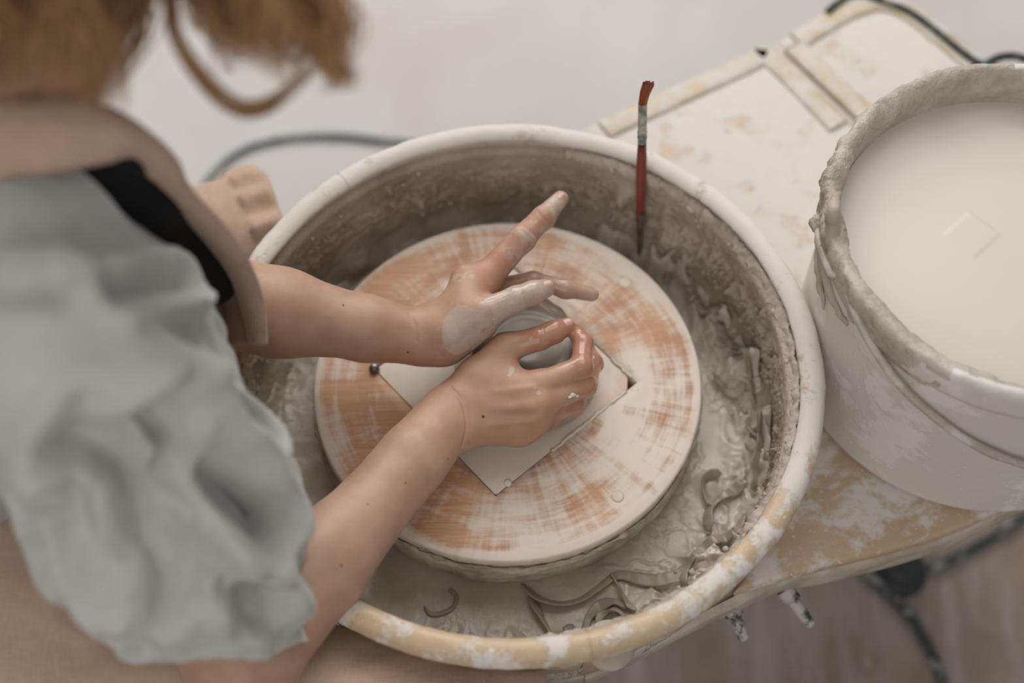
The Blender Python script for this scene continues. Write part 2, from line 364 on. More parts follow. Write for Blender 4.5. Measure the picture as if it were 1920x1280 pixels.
# wheel head under the bat
hr = [(0, -.018), (.1775, -.018), (.1805, -.0185), (.1815, -.0215), (.1812, -.03), (.179, -.046), (.174, -.051), (.17, -.0525), (.03, -.0525), (.028, -.058), (.025, -.16), (0, -.16)]
def headj(V):
    rr = np.hypot(V[:, 0], V[:, 1]); k = sst(.165, .175, rr)*(fbm(V*[1, 1, 1.6], 70, 4, 9)-.42)*.006
    return np.c_[V[:, 0]/np.maximum(rr, .001)*k, V[:, 1]/np.maximum(rr, .001)*k, 0*k]
def densify(pr, st=.002):
    out = []
    for a, b in zip(pr[:-1], pr[1:]):
        a = np.array(a); b = np.array(b); L = np.linalg.norm(b-a); n = max(1, int(min(L, .04)/st)) if abs(a[0]-b[0]) < .02 else 1
        for i in range(n): out.append(tuple(a+(b-a)*i/n))
    return out+[tuple(pr[-1])]
V, F = revolve(densify(hr), (0, 0), 420, headj); mk('wheel_head', V, F, EDGE, wheel)
# ================================================================== bat with square insert
S45 = math.radians(45)
cR, cB, cL, cT = [at(*q, 0)[:2] for q in ((1180, 716), (918, 934), (712, 702), (975, 486))]
sc_c = (cR+cB+cL+cT)/4; ang = math.atan2(*(cR-sc_c)[::-1]); hd = .1225
corn = [sc_c+hd*np.array([math.cos(ang+k*PI/2), math.sin(ang+k*PI/2)]) for k in range(4)]
bat = thing('throwing_bat', 'round wooden throwing bat streaked with pale clay film on the wheel head', 'bat', (0, 0, -.018))
def square_pts(c, R, a, n=40, cut=.0):
    """square outline sampled by direction, corners cut"""
    out = []
    for k in range(4):
        p = c+R*np.array([math.cos(a+k*PI/2), math.sin(a+k*PI/2)]); q = c+R*np.array([math.cos(a+(k+1)*PI/2), math.sin(a+(k+1)*PI/2)])
        for t in np.linspace(cut, 1-cut, n, endpoint=cut > 0): out.append(p+(q-p)*t)
    return np.array(out)
inn = square_pts(sc_c, hd, ang, 60); m = len(inn)
dirs = inn/np.linalg.norm(inn, axis=1)[:, None]
rings = []
for z, kind in ((-.018, 'i'), (-.0008, 'i'), (0, 'i2')):
    q = inn+(dirs*.0006 if kind == 'i2' else 0); rings.append(np.c_[q, np.full(m, z)])
for t in np.linspace(.15, 1, 10):
    q = inn*(1-t)+dirs*.1775*t; rings.append(np.c_[q, np.zeros(m)])
for r, z in ((.1788, -.0006), (.1798, -.002), (.180, -.004), (.180, -.0075), (.1792, -.0098), (.1765, -.0115), (.173, -.013), (.172, -.018)):
    rr = r+(fbm(np.c_[dirs*.18, np.full(m, z)], 90, 4, 5)-.5)*(.0035 if z < -.003 else 0); rings.append(np.c_[dirs*rr[:, None] if not np.isscalar(rr) else dirs*rr, np.full(m, z)])
rings.append(rings[0].copy())
V = np.stack(rings, 1).reshape(-1, 3); F = gridfaces(m, len(rings), True)
o = mk('bat_disc', V, F, WOOD, bat); o.data.flip_normals()
# clay squeezed out under the bat's edge
th = np.linspace(0, 2*PI, 700, endpoint=False); c0 = np.c_[np.cos(th), np.sin(th), 0*th]
rr = .1790+.0045*(fbm(c0*.18, 110, 4, 31)-.45); zz = -.0165+.003*(fbm(c0*.18, 60, 3, 33)-.5); tr = .0006+.0075*np.clip(fbm(c0*.18, 120, 3, 35)-.35, 0, 1)
a8 = np.arange(8)*PI/4
V = np.stack([np.c_[(rr+tr*math.cos(a))*np.cos(th), (rr+tr*math.cos(a))*np.sin(th), zz+tr*math.sin(a)] for a in a8], 1).reshape(-1, 3)
mk('clay_bead', V, gridfaces(700, 8, True, True), EDGE, bat)
ins = thing('bat_insert', 'square clay-filmed tile let into the middle of the wooden bat under the hands', 'bat insert', (0, 0, -.018))
q = square_pts(sc_c, hd-.0010, ang, 24, .014); ck = np.array([math.cos(ang), math.sin(ang)]); over = np.maximum((q-sc_c)@ck-(hd-.0085), 0); q = q-over[:, None]*ck; q2 = sc_c+(q-sc_c)*.995
V = np.r_[np.c_[q, np.full(len(q), -.016)], np.c_[q, np.full(len(q), -.0022)], np.c_[q2, np.full(len(q), -.0010)], [[*sc_c, -.0010]]]
n_ = len(q); F = [list(range(n_))[::-1]]+[[i+k*n_, (i+1) % n_+k*n_, (i+1) % n_+(k+1)*n_, i+(k+1)*n_] for k in (0, 1) for i in range(n_)]+[[2*n_+i, 2*n_+(i+1) % n_, 3*n_] for i in range(n_)]
mk('tile', V, F, INSERT, ins, smooth=False)
# clay burr lines along two joints (squeezed-out slip), and smear skins
def burr(a, b, w=.0012, seed=1, n=60):
    P = np.linspace(a, b, n); k = fbm(P, 260, 3, seed)-.5; d = (b-a)/np.linalg.norm(b-a); nr = np.array([-d[1], d[0], 0]); P = P+nr*(k*.004)[:, None]
    return tube(P, np.clip(w*(.5+1.4*fbm(P, 300, 2, seed+4)), .0003, .004), 7)
c3 = [np.r_[c, 0.] for c in corn]
L = [burr(c3[0]+(c3[3]-c3[0])*.08, c3[0]+(c3[3]-c3[0])*.62, .0013, 2), burr(c3[1]+(c3[0]-c3[1])*.06, c3[1]+(c3[0]-c3[1])*.45, .0009, 6), burr(c3[1], c3[1]+(c3[2]-c3[1])*.2, .0008, 8), burr(c3[0]+(c3[1]-c3[0])*.04, c3[0]+(c3[1]-c3[0])*.2, .0012, 9)]
V, F = join(L); o = mk('clay_burr', V, F, CLAY_W, ins); tag(o, None, None, kind='stuff')
# flush plugs and the drive pin
for px, py, rr_, nm in ((1158, 930, .006, 'plug'), (1172, 530, .0065, 'plug'), (952, 905, .0035, 'plug')):
    c = at(px, py, 0); V, F = revolve([(0, .0006), (rr_*.7, .0007), (rr_*.95, .0004), (rr_, -.001)], c, 24); mk(nm, V, F, INSERT, bat)
c = at(702, 692, 0); V, F = revolve([(0, .006), (.003, .0058), (.0045, .004), (.005, .001), (.0052, -.003)], c, 24)
o = mk('pin', V, F, METAL, bat); tag(o, 'shiny steel pin', None)
# lump of clay between the hands
lump = thing('clay_lump', 'squat grey lump of wet clay being centred between the two hands', 'clay', (0.016, .012, -.001))
CL = (.018, .010)
lp = [(0, .040), (.015, .041), (.03, .043), (.04, .043), (.047, .040), (.051, .034), (.0535, .026), (.056, .014), (.060, .005), (.064, .001), (.066, -.001), (.04, -.001), (0, -.001)]
lp = crom([(a, b, 0) for a, b in lp], 5)[:, :2]; lp[:, 0] = np.abs(lp[:, 0])
V, F = revolve(lp, CL, 160, lambda V: np.c_[0*V[:, :2], .0005*np.sin(np.hypot(V[:, 0]-CL[0], V[:, 1]-CL[1])*2200)])
mk('lump', V, F, CLAY_L, lump)
# ================================================================== splash pan
pan = thing('splash_pan', 'wide round cream plastic splash pan with thick rolled rim, white with dried clay', 'splash pan', (PC[0], PC[1], -.075))
prof = [(.228, -.0615), (.238, -.0615), (.2445, -.05), (.2475, -.02), (.2485, .01), (.249, .035), (.250, .046), (.2515, .0535), (.2535, .058)]
prof += [(.2608+.0122*math.cos(a), .0575+.0118*math.sin(a)) for a in np.radians([150, 125, 100, 75, 50, 25, 0, -25, -50, -75, -100])]
prof += [(.2555, .040), (.2535, .02), (.2505, -.015), (.2455, -.045), (.238, -.062), (.226, -.0675), (.0, -.068), (0, -.0635), (.2, -.0635), (.228, -.0615)]
pr = crom([(a, b, 0) for a, b in prof], 2)[:, :2]; pr[:, 0] = np.maximum(pr[:, 0], 0)
def panj(V):
    d = V-np.r_[PC, 0]; k = (fbm(V, 18, 3, 12)-.5)*.003+(fbm(V, 130, 3, 13)-.5)*.0012*sst(.0, .05, V[:, 2])
    nr = d[:, :2]/np.maximum(np.linalg.norm(d[:, :2], axis=1), .01)[:, None]; return np.c_[nr*k[:, None], k*.6]
sA = math.atan2(*(at(1107, 1215, .065)[:2]-PC)[::-1]); sB = math.atan2(*(at(640, 335, .065)[:2]-PC)[::-1])
if sB < sA: sB += 2*PI
g = .004
for a0, a1 in ((sA+g, sB-g), (sB+g, sA+2*PI-g)):
    V, F = revolve(pr, PC, 360, panj, a0, a1); n = len(pr)
    o = mk('pan_half', V, F, RIM, pan); o.data.flip_normals()
for a in (sA, sB):                                    # clip strips over the two joints
    V, F = revolve([(x*.9985 if z < .06 else x, z-.0006) for x, z in pr[:70]], PC, 4, None, a-.006, a+.006)
    o = mk('joint', V, F, RIM, pan); o.data.flip_normals()
# --- clay crust plastered on the inner wall
NT, NZ = 1300, 74
th = np.linspace(0, 2*PI, NT, endpoint=False); s = np.linspace(0, 1, NZ); T, Sx = np.meshgrid(th, s, indexing='ij')
z = .0565-Sx*.1165; rw = .2478+.0040*(1-sst(0, .07, Sx))-.0052*sst(.75, 1.0, Sx)
Q = np.stack([np.cos(T)*.25, np.sin(T)*.25, z], -1).reshape(-1, 3)
big = fbm(Q*[1, 1, 1.3], 26, 4, 21).reshape(NT, NZ); fine = fbm(Q, 120, 4, 22).reshape(NT, NZ); ridg = 1-np.abs(2*fbm(Q*[1, 1, 1.5], 48, 4, 23)-1).reshape(NT, NZ)
rough = np.exp(-((Sx-.45)/.22)**2); right = np.exp(-(((T+PI) % (2*PI)-PI-.15)/.75)**2)
thk = .0016+.004*np.clip(big-.35, 0, 1)*2*rough+.010*np.clip(ridg-.80, 0, 1)*4*rough*(.45+.8*right)+.0022*(fine-.4)
lumps = .012*np.clip(fbm(Q, 75, 2, 29).reshape(NT, NZ)-.67, 0, 1)*5*rough*(.5+right)
thk = thk+lumps+.006*right*np.exp(-((Sx-.12)/.15)**2)+.012*np.exp(-((Sx-1.03)/.13)**2)*big*2
def wb(px, py, z0, h, st, sz):
    c = at(px, py, z0); a = math.atan2(c[1]-PC[1], c[0]-PC[0]); dT = (T-a+PI) % (2*PI)-PI
    return h*np.exp(-(dT/st)**2-((z-z0)/sz)**2)
for q in ((1180, 350, .02, .016, .035, .010), (785, 385, -.01, .010, .02, .02), (1265, 430, -.01, .010, .04, .008), (1300, 480, -.02, .010, .03, .008), (690, 300, .035, .006, .012, .006), (640, 470, -.04, .012, .08, .012)):
    thk = thk+wb(*q)
for k, (px, py, zz_) in enumerate(((1020, 385, .0), (1045, 365, .006), (1080, 362, .006), (1115, 368, .004), (1150, 380, .0), (1190, 395, -.004), (1230, 405, -.006))): thk = thk+wb(px, py, zz_, .007, .022, .004)
edge = sst(0, .05+.0*Sx, Sx+.06*(fine-.5)); thk = np.clip(thk, .0002, .03)*edge
R_ = rw-thk; V = np.stack([PC[0]+R_*np.cos(T), PC[1]+R_*np.sin(T), z], -1).reshape(-1, 3)
CRUST = m_clay('crust_clay', srgb(158, 144, 128), srgb(188, 177, 163), (.3, .65), 110, 1.0, .004)
o = mk('clay_crust', V, gridfaces(NT, NZ, True), CRUST, pan); tag(o, 'lumpy grey clay crust on the inner wall', None, kind='stuff')
# thin crumbly clay lip inside the right rim
V, F = revolve([(.2445, .05), (.2455, .0535), (.249, .057), (.2515, .0585), (.252, .056)], PC, 500, lambda V: np.c_[V[:, :2]*0, (fbm(V, 170, 4, 41)-.42)[:, None]*.012*np.array([[1]])] , -1.5, 1.35)
k = (fbm(V, 110, 4, 43)-.5)*.010; d = V[:, :2]-PC; V[:, :2] -= d/np.linalg.norm(d, axis=1)[:, None]*k[:, None]
o = mk('clay_lip', V, F, CLAY_D, pan); o.data.flip_normals(); tag(o, None, None, kind='stuff')
# latch tab under the near rim
cn = at(1152, 1222, -.01)
path = crom([at(1020, 1215, .0)+[0, .02, 0], at(1070, 1222, -.005), at(1115, 1228, -.01), at(1150, 1222, -.01), at(1160, 1205, -.01)+[0, .02, 0]], 10)
V, F = blob(cn+[-.004, .006, 0], (.022, .022, .007), 16, .08, 5); V2, F2 = tube(crom([at(1030, 1232, -.004)+[0, .012, 0], at(1080, 1228, -.006)+[0, .008, 0], at(1135, 1225, -.01)+[0, .004, 0]], 10), np.linspace(.007, .009, 21), 14)
V, F = join([(V, F), (V2, F2)]); o = mk('latch_tab', V, F, CLAY_D, pan); tag(o, 'clay-coated latch tab sticking out under the rim', None)
# ================================================================== slurry in the pan
NR = 150; NTh = 1000
r = np.linspace(.02, .2395, NR); th = np.linspace(0, 2*PI, NTh, endpoint=False); T, Rr = np.meshgrid(th, r, indexing='ij')
X = PC[0]+Rr*np.cos(T); Y = PC[1]+Rr*np.sin(T); Q = np.stack([X, Y, 0*X], -1).reshape(-1, 3)
wq = Q+np.c_[fbm(Q, 14, 3, 51), fbm(Q, 14, 3, 52), 0*Q[:, 0]]*.05
n1 = fbm(Q, 16, 3, 53).reshape(NTh, NR); rg = 1-np.abs(2*fbm(wq, 34, 3, 54)-1).reshape(NTh, NR); rg2 = 1-np.abs(2*fbm(wq, 60, 3, 58)-1).reshape(NTh, NR)
smoothleft = sst(-.08, .08, X+.35*Y*0)                          # churned clay is on the right side
churn = sst(.19, .225, Rr)*smoothleft*sst(-.25, -.1, Y+.12) + .35*sst(.20, .24, Rr)
H = -.0605+.0025*(n1-.5)+churn*(.012*np.clip(rg-.72, 0, 1)*3.5+.006*np.clip(rg2-.8, 0, 1)*4)
H = H+.012*sst(.226, .238, Rr)*(n1+.2)
H = H+.0012*np.clip(rg2-.82, 0, 1)*5*(1-churn)*(.15+.85*sst(-.02, .1, X))
for px, py, h, sx in ((1405, 640, .012, .012), (1390, 700, .010, .016), (1420, 700, .008, .02), (1340, 540, .012, .012), (1290, 500, .010, .012), (1250, 470, .012, .010), (1370, 590, .010, .012), (1440, 800, .006, .016), (1330, 905, .006, .010), (1150, 1100, .006, .02), (1215, 1150, .004, .016), (1330, 1060, .006, .014)):
    c = at(px, py, -.055); H = H+h*np.exp(-((X-c[0])**2+(Y-c[1])**2)/sx**2)*(.4+1.2*rg)
V = np.stack([X, Y, H], -1).reshape(-1, 3)
V = np.r_[V, [[PC[0], PC[1], -.0605]]]; F = gridfaces(NTh, NR, True).tolist()+[[((i+1) % NTh)*NR, i*NR, NTh*NR] for i in range(NTh)]
o = mk('clay_slurry', V, F, CLAY_W, base=(PC[0], PC[1], -.0605)); o.data.flip_normals()
tag(o, 'grey wet clay slurry covering the bottom of the splash pan', 'clay slurry', kind='stuff')
def Hs(x, y):
    rr = math.hypot(x-PC[0], y-PC[1]); a = math.atan2(y-PC[1], x-PC[0]) % (2*PI)
    i = int(a/(2*PI)*NTh) % NTh; j = min(NR-1, max(0, int((rr-.02)/.2195*(NR-1)))); return H[i, j]
# trimmings: long ribbons of clay lying in the slurry
RIB = m_clay('ribbon_clay', srgb(150, 139, 126), srgb(166, 156, 143), (.3, .5), 120, .25, .001)
def ribbon(label, pts, wd=.011, roll=.35, lift=.004, th_=.0022, taper=True, seed=0):
    P = crom([at(a, b, -.052) for a, b in pts], 12); k = len(P)
    for i in range(k):
        rr = np.hypot(P[i, 0]-PC[0], P[i, 1]-PC[1])
        if rr > .230: P[i, :2] = PC+(P[i, :2]-PC)*.230/rr
        P[i, 2] = Hs(P[i, 0], P[i, 1])+lift
    for _ in range(6): P[1:-1, 2] = (P[:-2, 2]+P[1:-1, 2]*2+P[2:, 2])/4
    tt = np.linspace(0, 1, k); W = wd*(.9+.25*np.sin(tt*9+seed))
    if taper: W = W*np.clip(np.minimum(tt, 1-tt)*9+.25, 0, 1)
    ro = [roll+.45*math.sin(t*5+seed) for t in tt]
    P[:, 2] += W*.3*np.abs(np.sin(ro))
    V, F = tube(P, 0, 12, True, (W, th_, ro))
    V = V+(fbm(V, 160, 3, seed)[:, None]-.5)*np.array([[.0006, .0006, .0012]])
    c = P.mean(0); o = mk('clay_ribbon', V, F, RIB, base=c)
    return tag(o, label, 'clay ribbon', 'clay trimmings curled in the splash pan')
def fixbase(): pass
ribbon('long wavy clay ribbon running below the bat along the pan\'s bottom', [(978, 1092), (1005, 1118), (1045, 1130), (1090, 1122), (1130, 1098), (1160, 1080), (1195, 1083), (1235, 1086), (1275, 1072), (1300, 1045)], .011, .5, seed=1)
ribbon('clay ribbon curving in a wide arc at the pan\'s lower right inside the rim', [(1280, 1106), (1284, 1072), (1305, 1040), (1340, 1015), (1385, 1000), (1425, 975)], .010, .7, seed=2)
ribbon('U-shaped clay ribbon just inside the near rim, right of the rim joint', [(1096, 1190), (1104, 1155), (1125, 1134), (1150, 1130), (1172, 1140)], .010, .3, seed=3)
ribbon('inner curl of clay nested in the U-shaped ribbon by the near rim', [(1120, 1185), (1124, 1155), (1140, 1142), (1162, 1150), (1180, 1172)], .008, .3, seed=4)
ribbon('short straight clay strip running from under the bat to the near rim', [(992, 1112), (1010, 1145), (1030, 1180), (1042, 1200)], .008, .6, seed=5)
ribbon('short clay strip leaning beside the rim joint, left of the U-shaped ribbon', [(1062, 1170), (1078, 1190), (1090, 1205)], .010, .2, seed=6)
ribbon('dark edged clay strip crossing the long wavy ribbon near the rim', [(1145, 1078), (1160, 1105), (1175, 1130), (1190, 1150)], .006, .9, seed=7)
ribbon('flat clay strip lying upright along the pan\'s right wall', [(1470, 790), (1462, 840), (1448, 885), (1428, 925)], .013, .9, .006, seed=8)
ribbon('long looped clay ribbon on the churned clay at the right', [(1352, 612), (1385, 600), (1408, 622), (1412, 665), (1402, 700), (1420, 735), (1440, 760)], .012, .7, .006, seed=9)
ribbon('thin curved clay ribbon against the right wall beside the looped one', [(1412, 600), (1432, 640), (1436, 690), (1424, 720)], .009, .9, .007, seed=10)
ribbon('horseshoe curl of clay low on the right of the pan', [(1404, 782), (1402, 808), (1418, 826), (1436, 818), (1442, 790)], .008, .8, .004, seed=11)
ribbon('small hooked clay curl right of the bat\'s edge', [(1352, 886), (1330, 892), (1318, 908), (1328, 935), (1345, 940)], .009, .5, .004, seed=12)
ribbon('ragged clay strip curving up from the hooked curl', [(1330, 990), (1328, 960), (1345, 935), (1375, 918), (1392, 905)], .010, .4, .004, seed=13)
ribbon('clay shaving twisted above the horseshoe curl', [(1340, 700), (1352, 722), (1378, 735), (1395, 720)], .009, .4, .004, seed=14)
ribbon('clay shaving curled below the paint brush at the pan\'s far right', [(1245, 520), (1275, 512), (1302, 530), (1310, 560), (1290, 575)], .009, .6, .006, seed=15)
ribbon('pale clay shaving across the churned clay behind the looped ribbon', [(1300, 575), (1330, 590), (1365, 588), (1392, 575)], .010, .3, .006, seed=16)
ribbon('C-shaped furrowed clay worm in the dark near-left of the pan', [(795, 1130), (805, 1145), (828, 1144), (850, 1132), (855, 1112), (842, 1098)], .004, .2, .001, .003, seed=17)
def chunk(label, px, py, z_, r, seed, rot):
    c = at(px, py, z_); ca, sa = math.cos(rot), math.sin(rot)
    V, F = blob((0, 0, 0), r, 9, .5, seed); V = np.sign(V)*np.abs(V/np.array(r))**.75*np.array(r)
    V = V@np.array([[ca, sa, .0], [-sa, ca, .25], [0, -.25, 1]])+c
    o = mk('clay_chunk', V, F, CLAY_D, base=c)
    return tag(o, label, 'clay chunk', 'clay chunks stuck in the pan')
chunk('squared clay chunk stuck on the far wall right of the paint brush', 1262, 418, -.005, (.014, .008, .006), 3, -.8)
chunk('flat oblong clay chunk below the squared one on the far right wall', 1290, 472, -.030, (.016, .008, .005), 4, -.8)
chunk('pale clay lump clinging to the far wall left of the paint brush', 1178, 345, .02, (.006, .006, .011), 5, .2)
chunk('ribbed clay wedge lying by the horseshoe curl', 1428, 838, -.05, (.015, .006, .006), 6, -.1)
chunk('pale crumbled clay heap inside the arc-shaped ribbon', 1325, 1060, -.052, (.014, .008, .006), 7, .7)
# crumbs along the wall and pan floor
L = []
for k in range(520):
    a = rng.normal(.1, .75); zz = rng.uniform(-.055, .052); rr = .2435 if zz > -.05 else rng.uniform(.2, .24); s_ = rng.uniform(.0012, .0034)
    if zz < -.05: zz = -.056+rng.rand()*.004
    L.append(blob((PC[0]+rr*math.cos(a), PC[1]+rr*math.sin(a), zz), (s_, s_*rng.uniform(.6, 1.2), s_*.8), 5, .5, k % 40))
for k in range(260):
    a = rng.uniform(.6, 3.6); zz = rng.normal(.0, .018); rr = .2455; s_ = rng.uniform(.001, .0026)
    L.append(blob((PC[0]+rr*math.cos(a), PC[1]+rr*math.sin(a), zz), (s_, s_*rng.uniform(.6, 1.6), s_*.8), 5, .5, k % 40))
V, F = join(L); o = mk('clay_crumbs', V, F, CLAY_D, pan); tag(o, None, None, kind='stuff')
# ================================================================== signed-distance modelling for the figure
class Grid:
    def __init__(s, lo, hi, h):
        s.lo = np.array(lo, float); s.h = h; s.n = np.ceil((np.array(hi)-s.lo)/h).astype(int)+1
        s.f = np.full(s.n, .08, np.float32)
    def sub(s, lo, hi):
        a = np.clip(np.floor((lo-s.lo)/s.h).astype(int), 0, s.n); b = np.clip(np.ceil((hi-s.lo)/s.h).astype(int)+1, 0, s.n)
        if np.any(b <= a): return None, None
        g = [(s.lo[k]+s.h*np.arange(a[k], b[k])).astype(np.float32) for k in range(3)]
        return tuple(slice(a[k], b[k]) for k in range(3)), (g[0][:, None, None], g[1][None, :, None], g[2][None, None, :])
    def cap(s, a, b, ra, rb, k=.006, op='u', f=None):
        a = np.array(a, float); b = np.array(b, float); pad = max(ra, rb)+k+3*s.h
        sl, g = s.sub(np.minimum(a, b)-pad, np.maximum(a, b)+pad)
        if sl is None: return
        ab = b-a; L2 = max(float(ab@ab), 1e-10)
        px, py, pz = g[0]-a[0], g[1]-a[1], g[2]-a[2]
        t = np.clip((px*ab[0]+py*ab[1]+pz*ab[2])/L2, 0, 1)
        d = np.sqrt((px-t*ab[0])**2+(py-t*ab[1])**2+(pz-t*ab[2])**2)-(ra+t*(rb-ra))
        F_ = s.f if f is None else f; c = F_[sl]
        if op == 'u':
            hh = np.clip(.5+.5*(c-d)/k, 0, 1); F_[sl] = d*hh+c*(1-hh)-k*hh*(1-hh)
        else:
            hh = np.clip(.5-.5*(c+d)/k, 0, 1); F_[sl] = c*(1-hh)-d*hh+k*hh*(1-hh)
    def chain(s, P, R, k=.006, op='u', f=None):
        for i in range(len(P)-1): s.cap(P[i], P[i+1], R[i], R[i+1], k, op, f)
    def merge(s, f2, k):
        hh = np.clip(.5+.5*(s.f-f2)/k, 0, 1); s.f = f2*hh+s.f*(1-hh)-k*hh*(1-hh)
    def new(s): return np.full(s.n, .08, np.float32)
    def mesh(s):
        f = s.f; ins = f < 0
        c = [f[i:f.shape[0]-1+i, j:f.shape[1]-1+j, k:f.shape[2]-1+k] for i in (0, 1) for j in (0, 1) for k in (0, 1)]
        cnt = sum((x < 0).astype(np.int8) for x in c); I = np.argwhere((cnt > 0) & (cnt < 8)); i, j, k = I.T
        idx = -np.ones(cnt.shape, np.int64); idx[i, j, k] = np.arange(len(I))
        v = [x[i, j, k].astype(float) for x in c]; off = [(a, b, cc) for a in (0, 1) for b in (0, 1) for cc in (0, 1)]
        S = np.zeros((len(I), 3)); C = np.zeros(len(I))
        for a in range(8):
            for b in range(a+1, 8):
                if sum(abs(off[a][q]-off[b][q]) for q in range(3)) != 1: continue
                m_ = (v[a] < 0) != (v[b] < 0); t = v[a]/(v[a]-v[b]+1e-12)
                S[m_] += (np.array(off[a])+(np.array(off[b])-np.array(off[a]))*t[:, None])[m_]; C += m_
        V = s.lo+s.h*(I+S/C[:, None]); F = []
        for ax in range(3):
            sl0 = [slice(None)]*3; sl1 = [slice(None)]*3; sl0[ax] = slice(0, -1); sl1[ax] = slice(1, None)
            a_, b_ = ins[tuple(sl0)], ins[tuple(sl1)]; E_ = np.argwhere(a_ != b_); u, w_ = (ax+1) % 3, (ax+2) % 3
            ok = (E_[:, u] > 0) & (E_[:, w_] > 0) & (E_[:, u] < s.n[u]-1) & (E_[:, w_] < s.n[w_]-1); E_ = E_[ok]
            flip = a_[tuple(E_.T)]
            q = []
            for du, dw in ((1, 1), (0, 1), (0, 0), (1, 0)):
                e = E_.copy(); e[:, u] -= du; e[:, w_] -= dw; q.append(idx[tuple(e.T)])
            q = np.stack(q, 1); q[~flip] = q[~flip][:, ::-1]; F.append(q)
        F = np.concatenate(F); F = F[(F >= 0).all(1)]
        return V, F
def laplace(V, F, it=3, lam=.5):
    E_ = np.concatenate([F[:, [0, 1]], F[:, [1, 2]], F[:, [2, 3]], F[:, [3, 0]]]); n = len(V); deg = np.bincount(E_.ravel(), minlength=n).astype(float)
    for _ in range(it):
        S = np.stack([np.bincount(E_[:, 0], V[E_[:, 1], k], n)+np.bincount(E_[:, 1], V[E_[:, 0], k], n) for k in range(3)], 1)
        V = V+lam*(S/np.maximum(deg, 1)[:, None]-V)
    return V
def vnormals(V, F):
    a = np.cross(V[F[:, 2]]-V[F[:, 0]], V[F[:, 3]]-V[F[:, 1]]); Nn = np.zeros_like(V)
    for k in range(4): 
        for q in range(3): Nn[:, q] += np.bincount(F[:, k], a[:, q], len(V))
    return Nn/(np.linalg.norm(Nn, axis=1)[:, None]+1e-12)
def seg_d(V, a, b):
    ab = b-a; t = np.clip(((V-a)@ab)/max(ab@ab, 1e-12), 0, 1); return np.linalg.norm(V-a-t[:, None]*ab, axis=1)
def poly_d(V, P):
    d = np.full(len(V), 9.)
    for a, b in zip(P[:-1], P[1:]): d = np.minimum(d, seg_d(V, np.array(a), np.array(b)))
    return d
def bvh_of(V, F): return BVHTree.FromPolygons([Vector(v) for v in V], F.tolist() if not isinstance(F, list) else F)
def hit(bvh, px, py):
    h = bvh.ray_cast(Vector(CAM), Vector(ray(px, py)))
    return np.array(h[0]) if h[0] is not None else None
def hits(bvh, pts, m=6):
    P = crom([(a, b, 0) for a, b in pts], m) if len(pts) > 1 else np.array([(pts[0][0], pts[0][1], 0)])
    return [q for q in (hit(bvh, p[0], p[1]) for p in P) if q is not None]
